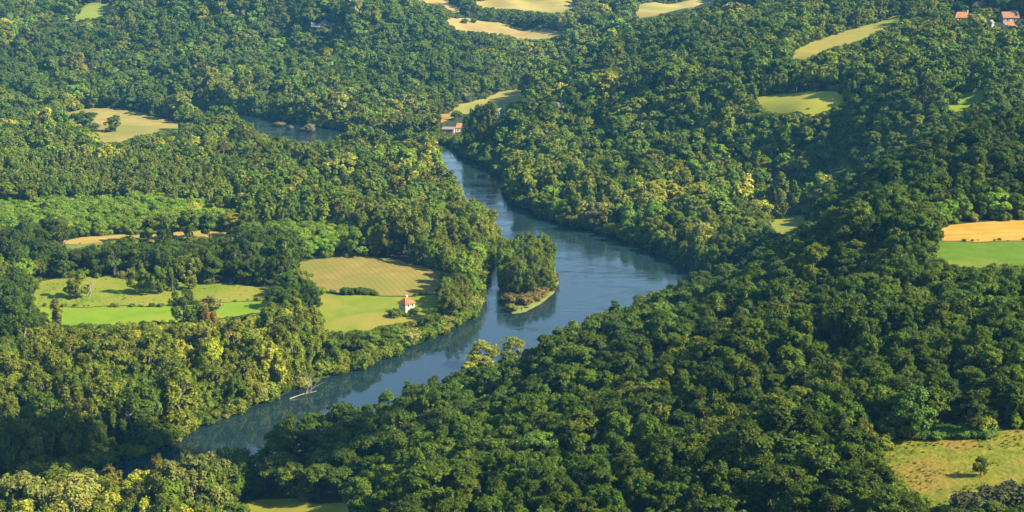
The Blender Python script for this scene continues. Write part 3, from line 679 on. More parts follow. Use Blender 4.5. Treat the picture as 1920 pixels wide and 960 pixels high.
nearhill = np.isin(T[:, 5], [k for k, z in enumerate(ZALL) if z[0] in ('hillside', 'hillcrest')])
tint[nearhill] *= np.array([0.80, 0.83, 0.72])      # leaf tint made darker and yellower on the near hillside
rotz = rng.uniform(0, 2 * PI, len(T))
tx, ty, tdep = project(T[:, 0], T[:, 1], T[:, 2] + T[:, 3])
bx_, by_, bdep = project(T[:, 0], T[:, 1], T[:, 2])
pxh = F * T[:, 3] / tdep

def spread_scale(shape, proto, h, sp, r):
    w = (sp * r.uniform(0.64, 0.80)) / proto.r
    base = h / proto.top
    if shape in ('column',): return base * r.uniform(0.9, 1.15)
    if shape == 'tall': return max(min(w, base * 1.25), base * 0.62)
    return max(min(w, base * 1.35), base * 0.72)

# ------------------------------------------------------------------ which trees are built one by one
def visible(x, y, z):
    t = np.linspace(0.12, 0.985, 160)
    g = hgt(x * t, y * t)
    return bool(np.all(CAM_H + (z - CAM_H) * t > g + 0.5))
cand = np.nonzero((tx > 8) & (tx < 1912) & (ty < 938) & (ty > 0) & (T[:, 3] > 6.5))[0]
cand = cand[np.argsort(-pxh[cand])]
single = []
hid = {}
for i in cand:
    if len(single) >= 285: break
    if not visible(T[i, 0], T[i, 1], T[i, 2] + T[i, 3] * 0.8): continue
    # hidden behind nearer crowns? compare with the tops of trees in front
    near = np.nonzero((np.abs(tx - tx[i]) < 26) & (tdep < tdep[i] - 3) & (tdep > tdep[i] - 60))[0]
    if len(near) and (ty[near] < ty[i] + 10).any(): continue
    single.append(i)
single = np.array(single)
is_single = np.zeros(len(T), bool); is_single[single] = True
print('SINGLES', len(single), 'ty from', ty[single].min(), 'min px', pxh[single].min())

def zone_words(i):
    z = ZALL[int(T[i, 5])][0]; x, y = bx_[i], by_[i]
    return {'frontgrove': 'in the grove before the shaded water', 'darkbelt': 'in the shaded belt across the water', 'poplargrove': 'in the bright poplar wood',
            'nearbank': 'on the near bank below the bend' if x > 760 else 'by the narrow reach of water', 'alders': 'on the bank below the white cabin', 'bankpoplars': 'on the bank beside the island',
            'island': 'on the river island', 'hedge': 'in the hedge below the bright pasture', 'pasturewood': 'in the wood beside the bright pasture', 'hedgerow': 'in the tall hedgerow above the pasture'}.get(z) or (
            'on the hill crest above the bend' if z == 'hillcrest' and x < 1560 else 'near the ochre wheat field' if z == 'hillcrest' else
            ('beside the golden hillside meadow' if x > 1560 and y > 800 else 'on the slope below the ochre field' if x > 1500 else 'on the slope above the bottom meadow' if x < 960 and y > 820 else
             'on the open middle slope' if x > 1180 and y > 760 else 'on the slope below the crest' if x > 1180 else 'on the slope behind the near bank' if y < 820 else 'in the hollow of the lower slope') if z in ('hillside',) else 'in the valley woods')
KIND = {'full': ('oak_tree', 'oak', 'bushy oak'), 'round': ('oak_tree', 'oak', 'round oak'), 'tall': ('poplar_tree', 'poplar', 'upright poplar'), 'column': ('cypress_tree', 'columnar tree', 'narrow columnar tree'), 'spread': ('orchard_tree', 'orchard tree', 'low spreading orchard tree'), 'shrub': ('shrub', 'shrub', 'rounded shrub')}
def size_word(h, shape):
    lim = (10.0, 12.2) if shape in ('round', 'full') else (14.5, 16.8)
    return 'small' if h < lim[0] else 'tall' if h > lim[1] else 'medium'
ORD = ['first', 'second', 'third', 'fourth', 'fifth', 'sixth', 'seventh', 'eighth', 'ninth', 'tenth', 'eleventh', 'twelfth', 'thirteenth', 'fourteenth', 'fifteenth', 'sixteenth', 'seventeenth', 'eighteenth', 'nineteenth', 'twentieth']
keys = {}
for i in single:
    keys.setdefault((size_word(T[i, 3], shapes[i]), cname[i], shapes[i], zone_words(i)), []).append(i)
rwx = np.array(RIVER_W)
label_of = {}
for (sz, cn, sh, zw), idx in keys.items():
    dist = [float(poly_dist(T[i, 0], T[i, 1], RIVER_W)) for i in idx]
    ordr = [i for _, i in sorted(zip(dist, idx))]
    for n, i in enumerate(ordr):
        lab = f'{sz} {cn} {KIND[sh][2]} {zw}'.replace('medium ', '')
        if len(idx) > 1: lab += f', {ORD[min(n, 19)]} from the water'
        w = lab.replace(',', '').split()
        if len(w) > 16: lab = lab.replace(' upright', '').replace(' round', '').replace(' bushy', '')
        if len(lab.replace(',', '').split()) > 16: lab = lab.replace(', ', ' ').replace('from the water', 'from water')
        label_of[i] = lab
GROUPS = {'frontgrove': 'trees of the sunny grove', 'darkbelt': 'trees of the shaded belt', 'poplargrove': 'trees of the poplar wood', 'nearbank': 'trees on the near bank', 'hillside': 'trees on the near hillside', 'hillcrest': 'trees on the hill crest', 'island': 'trees on the river island'}

def place_tree(shape, proto, loc, sxy, sz, rz, col, label, cat, group=None, name=None):
    root = empty(name or KIND[shape][0], loc, rz)
    tag(root, label, cat, group)
    c = link(bpy.data.objects.new('crown', proto.crown), root); t = link(bpy.data.objects.new('trunk', proto.trunk), root)
    c.scale = t.scale = (sxy, sxy, sz)
    c['tint'] = [float(v) for v in col]
    return root

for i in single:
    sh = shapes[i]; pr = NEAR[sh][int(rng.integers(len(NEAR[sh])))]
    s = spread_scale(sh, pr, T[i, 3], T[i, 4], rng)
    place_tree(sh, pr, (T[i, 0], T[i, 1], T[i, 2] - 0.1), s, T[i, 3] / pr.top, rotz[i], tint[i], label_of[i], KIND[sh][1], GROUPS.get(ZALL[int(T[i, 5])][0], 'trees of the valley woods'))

# ------------------------------------------------------------------ the rest of the woods: one object per wood, tree copies set out by geometry nodes
def wood(name, label, cat, pts, scl, rot, cols, pidx, protos):
    me = bpy.data.meshes.new(name)
    me.vertices.add(len(pts)); me.vertices.foreach_set('co', np.asarray(pts, np.float32).ravel())
    for an, ty_, arr in (('pidx', 'INT', np.asarray(pidx, np.int32)), ('rot', 'FLOAT_VECTOR', np.asarray(rot, np.float32)), ('scl', 'FLOAT_VECTOR', np.asarray(scl, np.float32))):
        a = me.attributes.new(an, ty_, 'POINT')
        a.data.foreach_set('value' if ty_ == 'INT' else 'vector', arr.ravel())
    a = me.attributes.new('tint', 'FLOAT_COLOR', 'POINT'); a.data.foreach_set('color', np.column_stack([cols, np.ones(len(cols))]).astype(np.float32).ravel())
    o = link(bpy.data.objects.new(name, me)); tag(o, label, cat, kind='stuff')
    ng = bpy.data.node_groups.new(name + '_nodes', 'GeometryNodeTree')
    ng.interface.new_socket('Geometry', in_out='INPUT', socket_type='NodeSocketGeometry'); ng.interface.new_socket('Geometry', in_out='OUTPUT', socket_type='NodeSocketGeometry')
    N, L = ng.nodes, ng.links
    gi, go, jn = N.new('NodeGroupInput'), N.new('NodeGroupOutput'), N.new('GeometryNodeJoinGeometry')
    def attr(n, t):
        a = N.new('GeometryNodeInputNamedAttribute'); a.data_type = t; a.inputs['Name'].default_value = n
        return a.outputs['Attribute']
    ap, ar, asc = attr('pidx', 'INT'), attr('rot', 'FLOAT_VECTOR'), attr('scl', 'FLOAT_VECTOR')
    for k, p in enumerate(protos):
        if not (np.asarray(pidx) == k).any(): continue
        oi = N.new('GeometryNodeObjectInfo'); oi.inputs['Object'].default_value = p.obj
        cmp_ = N.new('FunctionNodeCompare'); cmp_.data_type = 'INT'; cmp_.operation = 'EQUAL'
        ints = [s for s in cmp_.inputs if s.type == 'INT']
        L.new(ap, ints[0]); ints[1].default_value = k
        ip = N.new('GeometryNodeInstanceOnPoints')
        L.new(gi.outputs[0], ip.inputs['Points']); L.new(oi.outputs['Geometry'], ip.inputs['Instance']); L.new(cmp_.outputs[0], ip.inputs['Selection'])
        L.new(ar, ip.inputs['Rotation']); L.new(asc, ip.inputs['Scale'])
        L.new(ip.outputs[0], jn.inputs[0])
    L.new(jn.outputs[0], go.inputs[0])
    md = o.modifiers.new('trees', 'NODES'); md.node_group = ng
    return o

WOODS = {'hillside_woods': (('hillside', 'hillcrest', 'nearbank'), 'dense dark oak woods covering the near hillside', 'woods'),
         'riverside_woods': (('frontgrove', 'darkbelt', 'poplargrove', 'alders', 'bankpoplars', 'hedge', 'pasturewood', 'island'), 'poplar and alder woods lining the river banks', 'woods'),
         'valley_woods': (('leftwood', 'middlewood', 'hedgerow'), 'mixed woods covering the flat valley floor', 'woods'),
         'tree_plantation': (('plantation',), 'even close plantation of slim green trees', 'plantation'),
         'orchard_woods': (('orchard',), 'bright green orchard of low spreading trees', 'orchard'),
         'ridge_woods': (('ridge', 'ridgebank'), 'mixed green woods on the ridge beyond the river', 'woods'),
         'distant_woods': (('far', 'far_dark', 'farbank'), 'hazy blue green woods on the distant hillside', 'woods')}
ALLP = NEAR['round'] + NEAR['full'] + FAR['full'] + NEAR['tall'] + NEAR['column'] + NEAR['spread'] + FAR['round'] + FAR['tall']
for wn, (zs, lab, cat) in WOODS.items():
    zi = [k for k, z in enumerate(ZALL) if z[0] in zs]
    s = np.nonzero(np.isin(T[:, 5], zi) & ~is_single)[0]
    if not len(s): continue
    pid, sc = [], []
    for i in s:
        bank = FAR if tdep[i] > 760 else NEAR
        p = bank[shapes[i]][int(rng.integers(len(bank[shapes[i]])))]
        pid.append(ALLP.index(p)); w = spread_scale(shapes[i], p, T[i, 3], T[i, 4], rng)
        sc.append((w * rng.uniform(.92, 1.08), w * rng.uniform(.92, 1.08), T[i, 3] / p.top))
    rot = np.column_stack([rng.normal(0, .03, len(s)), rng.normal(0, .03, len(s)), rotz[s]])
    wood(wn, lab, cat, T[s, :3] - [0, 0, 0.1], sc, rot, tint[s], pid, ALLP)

# undergrowth: low bushes along the edges of woods, banks and in the gaps kept open for the view
ux, uy, uh = [], [], []
def edge_points(poly, n_per_m, lo, hi):
    p = np.array(poly); q = np.roll(p, -1, 0)
    for a, b in zip(p, q):
        L_ = np.hypot(*(b - a)); k = int(L_ * n_per_m)
        nr = np.array([(b - a)[1], -(b - a)[0]]) / max(L_, 1e-6)
        for t in rng.uniform(0, 1, k):
            c = a + (b - a) * t + nr * rng.uniform(-hi, hi)
            ux.append(c[0]); uy.append(c[1]); uh.append(rng.uniform(1.2, 3.6))
edge_points(RIVER_W, 0.55, 0, 5.0)
for _a, _b in zip(RIVER_W[:24] + RIVER_W[27:46], RIVER_W[1:25] + RIVER_W[28:47]):        # overhanging bushes of the far banks
    L_ = math.hypot(_b[0] - _a[0], _b[1] - _a[1])
    for t in rng.uniform(0, 1, int(L_ * 0.75)):
        c_ = (_a[0] + (_b[0] - _a[0]) * t + rng.normal() * 1.3, _a[1] + (_b[1] - _a[1]) * t + abs(rng.normal()) * 1.6)
        ux.append(c_[0]); uy.append(c_[1]); uh.append(rng.uniform(2.0, 5.5))
for nme, wp in FIELD_W.items(): edge_points(wp, 0.45, 0, 4.0)
for g in GAP:
    for _ in range(4):
        ux.append(g[0] + rng.normal() * 3); uy.append(g[1] + rng.normal() * 3); uh.append(rng.uniform(1.5, 4.0))
_sl = np.hypot(np.gradient(HG, GX, axis=1), np.gradient(HG, GY, axis=0))
_k = np.nonzero(((_sl > 0.5) & (_Y > 200) & (_Y < 1800) & (np.abs(_X) < 700) & (HG > 1.5)).ravel())[0]
for i in _k:
    for _ in range(2):
        ux.append(_X.ravel()[i] + rng.normal() * 2.5); uy.append(_Y.ravel()[i] + rng.normal() * 2.5); uh.append(rng.uniform(2.0, 5.0))
ux, uy, uh = np.array(ux), np.array(uy), np.array(uh)
uz = hgt(ux, uy)
k = (uz > -0.25) & ~pip(ux, uy, grow(ISLAND_W, 3))
for nme, wp in FIELD_W.items(): k &= ~pip(ux, uy, grow(wp, -0.5))
ux, uy, uh, uz = ux[k], uy[k], uh[k], uz[k]
for f in (0.6, 0.35, 0):
    b = clash(ux, uy, uz, uh, uh * 0.5)
    if f: uh[b] *= f
    else: ux, uy, uh, uz = ux[~b], uy[~b], uh[~b], uz[~b]
upx, upy, ud = project(ux, uy, uz)
k = (upx > -560) & (upx < 2480) & (upy < 1200) & (upy > -60)
ux, uy, uh, uz, ud = ux[k], uy[k], uh[k], uz[k], ud[k]
ucol = np.array([PAL[c] for c in rng.choice(['deep green', 'mid green', 'olive green', 'fresh green', 'grey green'], len(ux), p=[.3, .3, .2, .1, .1])]) * rng.uniform(.8, 1.2, (len(ux), 1))
wood('undergrowth', 'low bushes fringing the banks, fields and wood edges', 'undergrowth', np.column_stack([ux, uy, uz - .1]), np.column_stack([uh / 8 * rng.uniform(.9, 1.5, len(ux)), uh / 8 * rng.uniform(.9, 1.5, len(ux)), uh / 8]),
     np.column_stack([np.zeros(len(ux)), np.zeros(len(ux)), rng.uniform(0, 6.28, len(ux))]), ucol, rng.integers(0, 3, len(ux)), NEAR['shrub'])
print('UNDERGROWTH', len(ux))

# ------------------------------------------------------------------ single trees and shrubs one can point at
def spot(shape, px_, py_, h, width, col, label, cat=None, group=None, name=None, var=None, rz=None, z=None):
    p = hit(px_, py_) if z is None else np.array([*onplane(px_, py_, z), z])
    pr = NEAR[shape][int(rng.integers(len(NEAR[shape]))) if var is None else var]
    return place_tree(shape, pr, p - [0, 0, 0.12], width / 2 / pr.r, h / pr.top, rng.uniform(0, 6.28) if rz is None else rz, np.array(PAL[col] if isinstance(col, str) else col), label, cat or KIND[shape][1], group, name)

# lone trees
spot('full', 160, 248, 15.5, 21, 'dark green', 'broad dark oak standing alone on the straw meadow', group='lone trees on the straw meadow')
spot('full', 217, 248, 13.0, 14, 'deep green', 'smaller egg shaped dark oak on the straw meadow', group='lone trees on the straw meadow', var=2)
spot('full', 148, 559, 12.6, 10.5, 'olive green', 'lone leaning oak casting a shadow on the rough pasture', group='pasture trees', var=1)
spot('full', 262, 550, 14.0, 10.0, 'olive green', 'lit olive oak, outermost of the clump on the rough pasture', group='pasture trees', var=3)
spot('full', 297, 552, 13.5, 9.0, 'mid green', 'green oak with its trunk showing in the pasture clump', group='pasture trees', var=4)
spot('full', 324, 547, 16.0, 10.5, 'deep green', 'tallest dark oak in the middle of the pasture clump', group='pasture trees', var=5)
spot('full', 354, 541, 15.5, 11.0, 'olive green', 'domed oak at the hedgerow end of the pasture clump', group='pasture trees', var=6)
spot('tall', 345, 622, 17.5, 12.5, 'dark green', 'large dark tree with ragged top standing before the pasture', 'tree', 'trees before the bright pasture', 'ragged_tree', 1)
spot('full', 395, 618, 14.5, 12.5, 'grey green', 'grey green tree beside the ragged dark tree before the pasture', 'tree', 'trees before the bright pasture', 'willow_tree', 2)
spot('column', 107, 612, 12.0, 4.4, 'brownish', 'dying narrow brownish tree against the bright green pasture', 'tree', name='slim_tree', var=0)
spot('column', 388, 640, 14.0, 4.0, 'russet', 'taller reddish brown dying tree above the bright poplar wood', 'tree', 'reddish dying trees', 'slim_tree', 1)
spot('column', 402, 638, 12.0, 4.0, 'russet', 'shorter reddish brown dying tree above the bright poplar wood', 'tree', 'reddish dying trees', 'slim_tree', 0)
spot('tall', 508, 738, 18.5, 10.5, 'yellow green', 'tall pale trunked poplar rising from the bank by the fallen trunk', var=3)
spot('round', 905, 700, 13.5, 15.0, (0.22, 0.24, 0.035), 'pale yellow willow on the near bank at the river bend', 'willow', name='willow_tree', var=0)
spot('round', 962, 682, 10.5, 10.0, (0.19, 0.215, 0.035), 'smaller pale willow behind the bend willow on the near bank', 'willow', name='willow_tree', var=3)
spot('round', 880, 716, 8.0, 9.0, 'yellow green', 'low yellow green willow at the foot of the pale yellow one', 'willow', name='willow_tree', var=5)
spot('round', 1005, 885, 10.5, 9.5, (0.12, 0.19, 0.028), 'lime green maple glowing among dark oaks on the lower slope', 'maple', name='maple_tree', var=4)
spot('round', 1712, 822, 12.5, 9.0, (0.095, 0.17, 0.024), 'fresh green maple at the upper corner of the golden hillside meadow', 'maple', name='maple_tree', var=1)
spot('round', 1838, 892, 4.2, 3.4, 'dark green', 'small dark bushy tree alone on the golden hillside meadow', 'tree', name='bushy_tree', var=2)
spot('round', 385, 955, 17.5, 19.0, (0.13, 0.145, 0.032), 'huge sunlit yellow green tree before the shaded water', 'tree', name='walnut_tree', var=5)
spot('column', 312, 935, 9.0, 5.0, 'russet', 'rust coloured half dead tree beside the huge sunlit tree', 'tree', name='slim_tree', var=1)
spot('round', 1722, 96, 7.5, 6.0, (0.42, 0.33, 0.04), 'small bright yellow tree among the ridge woods below the houses', 'tree', name='bushy_tree', var=1)
spot('round', 1318, 474, 15.5, 17.5, 'pale yellow', 'broad pale yellow lime tree on the wooded bank behind the bend', 'lime tree', 'pale yellow lime trees', 'lime_tree', 0)
spot('round', 1285, 415, 13.0, 15.0, (0.21, 0.20, 0.065), 'second pale lime tree just above the broad yellow one', 'lime tree', 'pale yellow lime trees', 'lime_tree', 4)
spot('tall', 1116, 432, 15.5, 14.0, (0.16, 0.16, 0.07), 'pale green willow mirrored in the river at the far bank', 'willow', name='willow_tree', var=2)
# poplars that stand as columns
for px_, h, col, lab in ((876, 26, 'dark green', 'dark columnar poplar at the water end of the poplar row'), (887, 29, 'deep green', 'second dark columnar poplar in the row at the hill foot'), (897, 30, 'dark green', 'tallest dark columnar poplar in the row at the hill foot'),
                         (907, 29, 'olive green', 'olive columnar poplar in the middle of the poplar row'), (917, 30, 'olive green', 'olive columnar poplar, second from the pale house'), (926, 28, 'olive green', 'olive columnar poplar next to the pale house')):
    spot('column', px_, 286 - (px_ - 876) * 0.35, h, 8.0, col, lab, 'poplar', 'columnar poplars in a row by the pale house', 'columnar_poplar')
spot('column', 1462, 409, 25.0, 8.0, 'olive green', 'tall slender poplar at the edge of the small glade', 'poplar', 'poplars by the small glade', 'columnar_poplar', 0)
spot('column', 1442, 404, 17.0, 6.5, 'brownish', 'brownish shorter poplar behind the tall slender one', 'poplar', 'poplars by the small glade', 'columnar_poplar', 1)
spot('column', 1488, 402, 19.0, 6.0, 'mid green', 'ivy green poplar nearer the hill shoulder by the small glade', 'poplar', 'poplars by the small glade', 'columnar_poplar', 1)
# bushes of the island tip
TAN = (0.185, 0.145, 0.05)
for px_, py_, h, w, col, lab in ((966, 572, 4.0, 6.0, TAN, 'golden brown bush nearest the grassy island tip'), (982, 573, 4.4, 6.4, (0.17, 0.125, 0.045), 'big rounded brown bush at the front of the island'), (1000, 566, 4.2, 6.0, TAN, 'golden bush in the middle of the island fringe'),
                                 (1016, 557, 4.0, 5.6, (0.20, 0.155, 0.055), 'tan bush where the island shore bends back'), (1030, 546, 3.8, 5.2, TAN, 'tan bush low on the open water side of the island'), (1038, 530, 3.8, 5.0, (0.18, 0.12, 0.045), 'orange brown bush last along the open side of the island'),
                                 (954, 566, 3.4, 4.6, (0.17, 0.12, 0.05), 'brown bush on the narrow channel side of the island'), (958, 584, 2.6, 4.6, (0.17, 0.18, 0.04), 'low yellow green bush at the very tip of the island')):
    spot('shrub', px_, py_ - 2, h * 1.15, w * 1.25, col, lab, 'bush', 'bushes fringing the island', 'bush', z=0.5)
for px_, py_, h, w, col, lab in ((524, 236, 3.6, 8.5, (0.25, 0.20, 0.09), 'wide tan bush standing in the far river'), (546, 241, 2.4, 5.0, (0.18, 0.18, 0.07), 'low green bush in the middle of the far river'), (568, 245, 2.6, 4.0, (0.22, 0.17, 0.08), 'smallest tan bush beside the pale round one in the far river'),
                                 (583, 247, 6.5, 8.5, (0.19, 0.18, 0.10), 'pale grey round bush in the far river')):
    spot('shrub', px_, py_, h, w, col, lab, 'bush', 'bushes standing in the far river', 'bush', z=0.0)
for px_, h, lab in ((648, 3.6, 'first dark bush of the row between hay field and cabin meadow'), (660, 3.0, 'low dark bush second in the row below the hay field'), (672, 3.8, 'tallest dark bush in the row below the hay field'), (684, 3.2, 'dark round bush fourth in the row below the hay field'), (695, 2.4, 'last small bush of the row below the hay field')):
    spot('shrub', px_, 552, h, 4.8, 'dark green', lab, 'bush', 'bushes in a row below the hay field', 'bush')
for px_, py_, h, w, lab in ((871, 44, 6, 8, 'small thin tree on the bare plateau field, nearest the far wood'), (888, 43, 6, 7, 'second thin tree on the bare plateau field'), (966, 50, 4, 10, 'round dark bush in the middle of the plateau field'), (1010, 57, 6, 6, 'little round tree low on the plateau field'), (983, 58, 4, 5, 'tiny dark bush near the lower edge of the plateau field')):
    spot('shrub', px_, py_, h, w, 'mid green', lab, 'bush', 'bushes scattered on the plateau field', 'bush')
for px_, py_, h, w, lab in ((1822, 968, 4.6, 8.5, 'grey olive thicket bush at the foot of the golden meadow'), (1868, 955, 5.0, 8.0, 'tall grey olive bush below the golden meadow'), (1908, 948, 5.2, 8.5, 'grey olive bush at the outer end of the golden meadow')):
    spot('shrub', px_, py_, h, w, (0.075, 0.08, 0.034), lab, 'bush', 'bushes below the golden meadow', 'bush')

# ------------------------------------------------------------------ bare wood
def branchy(seed, height, lean=(0, 0), rad=0.22, spread=0.9, levels=3):
    r = np.random.default_rng(seed)
    tv, tf, base = [], [], 0
    stack = [(np.array([0, 0, -0.3]), unit(np.array([lean[0], lean[1], 1.0])), height * 0.45, rad, 0)]
    while stack:
        p, d, L_, w, lv = stack.pop()
        q = p + d * L_ * 0.5 + r.normal(size=3) * L_ * 0.05
        e = q + unit(d + r.normal(size=3) * 0.25) * L_ * 0.5
        v, f = tube([p, q, e], [w, w * 0.75, w * 0.45], 5)
        tv.append(v); tf.append(f + base); base += len(v)
        if lv < levels:
            for _ in range(3 if lv < 2 else 2):
                t = r.uniform(0.3, 1.0); o_ = p + (e - p) * t
                stack.append((o_, unit(d + r.normal(size=3) * spread), L_ * r.uniform(0.5, 0.8), w * 0.5, lv + 1))
    return np.vstack(tv), np.vstack(tf)
def bare(name, seed, px_, py_, height, label, cat, lean=(0, 0), rad=0.22, spread=0.9, rot=0.0, z=None):
    p = hit(px_, py_) if z is None else np.array([*onplane(px_, py_, z), z])
    v, f = branchy(seed, height, lean, rad, spread)
    o = link(bpy.data.objects.new(name, mesh_np(name, v, f, [MATS['bleached_wood']], smooth=True))); o.location = p - [0, 0, 0.05]; o.rotation_euler = (0, 0, rot)
    return tag(o, label, cat)
bare('dead_tree', 3, 165, 557, 15.0, 'bleached dead tree behind the lone leaning oak', 'dead tree', (0.35, 0), 0.32, 0.95)
bare('dead_tree', 8, 30, 660, 14.0, 'bare pale dead tree at the corner of the shaded wood', 'dead tree', (0.1, 0), 0.25, 0.7)
bare('dead_tree', 12, 1857, 830, 3.6, 'thin white dead stem on the golden hillside meadow', 'dead tree', (0.15, 0), 0.10, 0.4)
bare('fallen_trunk', 21, 543, 746, 22.0, 'pale fallen trunk reaching from the far bank over the water', 'fallen trunk', (2.6, 1.6), 0.24, 0.42, z=0.5)

# ------------------------------------------------------------------ buildings
MATS['plaster'] = noisy('plaster', (0.46, 0.42, 0.35), (0.66, 0.62, 0.54), 0.9, c3=(0.40, 0.36, 0.30))
MATS['stone'] = noisy('stone_wall', (0.36, 0.31, 0.25), (0.48, 0.42, 0.35), 1.2)
MATS['tile'] = noisy('orange_tile', (0.26, 0.115, 0.055), (0.38, 0.18, 0.085), 1.8, c3=(0.24, 0.10, 0.055), stripe=(0, 0.6, 0.4, (0.28, 0.09, 0.04)))
MATS['old_tile'] = noisy('brown_tile', (0.22, 0.11, 0.065), (0.32, 0.17, 0.10), 1.4)
MATS['slate'] = noisy('grey_slate', (0.16, 0.14, 0.13), (0.26, 0.23, 0.21), 1.2)
MATS['dark_glass'] = noisy('window_glass', (0.02, 0.025, 0.03), (0.03, 0.035, 0.045), 1.0, rough=0.15, spec=0.5)
MATS['wood'] = noisy('door_wood', (0.10, 0.06, 0.035), (0.16, 0.10, 0.06), 3.0)

def box_mesh(name, boxes, mat):
    vs, fs = [], []
    for (x0, y0, z0, x1, y1, z1) in boxes:
        b = len(vs)
        vs += [(x0, y0, z0), (x1, y0, z0), (x1, y1, z0), (x0, y1, z0), (x0, y0, z1), (x1, y0, z1), (x1, y1, z1), (x0, y1, z1)]
        fs += [[b + i for i in f] for f in ([0, 3, 2, 1], [4, 5, 6, 7], [0, 1, 5, 4], [1, 2, 6, 5], [2, 3, 7, 6], [3, 0, 4, 7])]
    return mesh_np(name, vs, fs, [mat])

def house(px_, py_, rot, lx, ly, hw, hr, label, cat='house', name='house', roof='tile', wall='plaster', hip=0.0, chimney=None, doors=((0, -1, 0.9, 2.0),), windows=(), shed=False):
    """lx along the ridge; windows = (face, position along the face, sill height, width, height); faces: 0 front(-y) 1 right(+x) 2 back(+y) 3 left(-x)"""
    p = hit(px_, py_)
    root = empty(name, (p[0], p[1], p[2] - 0.05), rot); tag(root, label, cat)
    a, b = lx / 2, ly / 2
    v = [(-a, -b, -1.2), (a, -b, -1.2), (a, b, -1.2), (-a, b, -1.2), (-a, -b, hw), (a, -b, hw), (a, b, hw), (-a, b, hw)]
    f = [[0, 3, 2, 1], [0, 1, 5, 4], [2, 3, 7, 6]]
    if hip or shed: f += [[1, 2, 6, 5], [3, 0, 4, 7], [4, 5, 6, 7]]
    else:
        v += [(-a, 0, hw + hr), (a, 0, hw + hr)]; f += [[1, 2, 6, 9, 5], [3, 0, 4, 8, 7]]
    link(bpy.data.objects.new('wall', mesh_np('wall', v, f, [MATS[wall]])), root)
    e, t, g = 0.45, 0.22, 0.04
    zo = hw - e * hr / b + g
    A, B = a + (e if hip else 0.35), b + e
    if shed:
        top = [(-A, -B, hw + 0.1), (A, -B, hw + 0.1), (A, B, hw + hr), (-A, B, hw + hr)]; ff = [[0, 1, 2, 3]]
    else:
        rx = A - hip * B if hip else A
        top = [(-A, -B, zo), (A, -B, zo), (A, B, zo), (-A, B, zo), (-max(rx, 0.05), 0, hw + hr + g), (max(rx, 0.05), 0, hw + hr + g)]; ff = [[0, 1, 5, 4], [2, 3, 4, 5], [1, 2, 5], [3, 0, 4]] if hip else [[0, 1, 5, 4], [2, 3, 4, 5]]
    rm = mesh_np('roof', top, ff, [MATS[roof]])
    bm = bmesh.new(); bm.from_mesh(rm); bmesh.ops.recalc_face_normals(bm, faces=bm.faces)
    r_ = bmesh.ops.extrude_face_region(bm, geom=list(bm.faces)); bmesh.ops.translate(bm, verts=[q for q in r_['geom'] if isinstance(q, bmesh.types.BMVert)], vec=(0, 0, t)); bm.to_mesh(rm); bm.free()
    ro = link(bpy.data.objects.new('roof', rm), root)
    if chimney:
        cx, cyy, ch = chimney
        link(bpy.data.objects.new('chimney', box_mesh('chimney', [(cx - .38, cyy - .38, hw, cx + .38, cyy + .38, hw + hr + ch), (cx - .48, cyy - .48, hw + hr + ch, cx + .48, cyy + .48, hw + hr + ch + .15)], MATS['plaster'])), ro)
    def on_face(face, u, z0, w, h, nm, mat, par, out=0.05):
        if face in (0, 2):
            s = -1 if face == 0 else 1
            bx = (u - w / 2, min(s * b, s * (b + out)), z0, u + w / 2, max(s * b, s * (b + out)), z0 + h)
        else:
            s = 1 if face == 1 else -1
            bx = (min(s * a, s * (a + out)), u - w / 2, z0, max(s * a, s * (a + out)), u + w / 2, z0 + h)
        return link(bpy.data.objects.new(nm, box_mesh(nm, [bx], mat)), par)
    for (face, u, w, h) in doors: on_face(face, u, 0, w, h, 'door', MATS['wood'], root, 0.06)
    for (face, u, z0, w, h) in windows:
        wn = on_face(face, u, z0, w, h, 'window', MATS['dark_glass'], root)
        on_face(face, u, z0 - 0.14, w + 0.2, 0.12, 'sill', MATS['stone'], wn, 0.14)
    return root

house(763, 586, math.radians(43), 4.9, 4.4, 4.5, 1.9, 'white two storey cabin with orange hipped roof beside the river trees', 'cabin', 'cabin', hip=0.75, chimney=(0.9, 1.2, 0.5), doors=((3, 0.9, 1.3, 2.3), (0, 0.5, 1.0, 2.0)), windows=((0, -0.9, 3.2, 0.8, 1.1), (3, -0.8, 3.3, 0.8, 1.0), (0, 1.3, 3.2, 0.8, 1.1)))
for px_, py_, h, w, lab in ((752, 589, 2.4, 4.2, 'bush against the shaded wall of the white cabin'), (776, 588, 3.0, 4.5, 'bush at the sunny corner of the white cabin'), (742, 594, 4.0, 6.0, 'larger bush in the grass just before the white cabin'), (764, 593, 1.6, 3.6, 'low bush before the cabin door')):
    spot('shrub', px_, py_, h, w, 'mid green', lab, 'bush', 'bushes around the white cabin', 'bush')
house(1802, 39, math.radians(8), 12.5, 8.0, 2.8, 3.4, 'long house with a big orange roof and white chimney, apart from the other houses', roof='tile', hip=0.7, chimney=(5.0, 1.0, 1.3), windows=((0, -3, 1.0, 1.1, 1.3), (0, 3, 1.0, 1.1, 1.3)))
house(1838, 16, math.radians(28), 10.0, 7.0, 2.7, 2.6, 'highest white house with orange gable roof at the top edge', roof='tile', chimney=(2.5, 0.8, 1.4), windows=((3, 0.5, 1.0, 1.2, 1.3), (0, -2, 1.0, 1.1, 1.3)))
house(1892, 40, math.radians(4), 11.5, 7.5, 3.0, 3.6, 'house with an old brown tiled roof behind the white gabled house', roof='old_tile', wall='stone', doors=(), windows=((0, -2.5, 0.9, 1.0, 1.2), (0, 2.5, 0.9, 1.0, 1.2)))
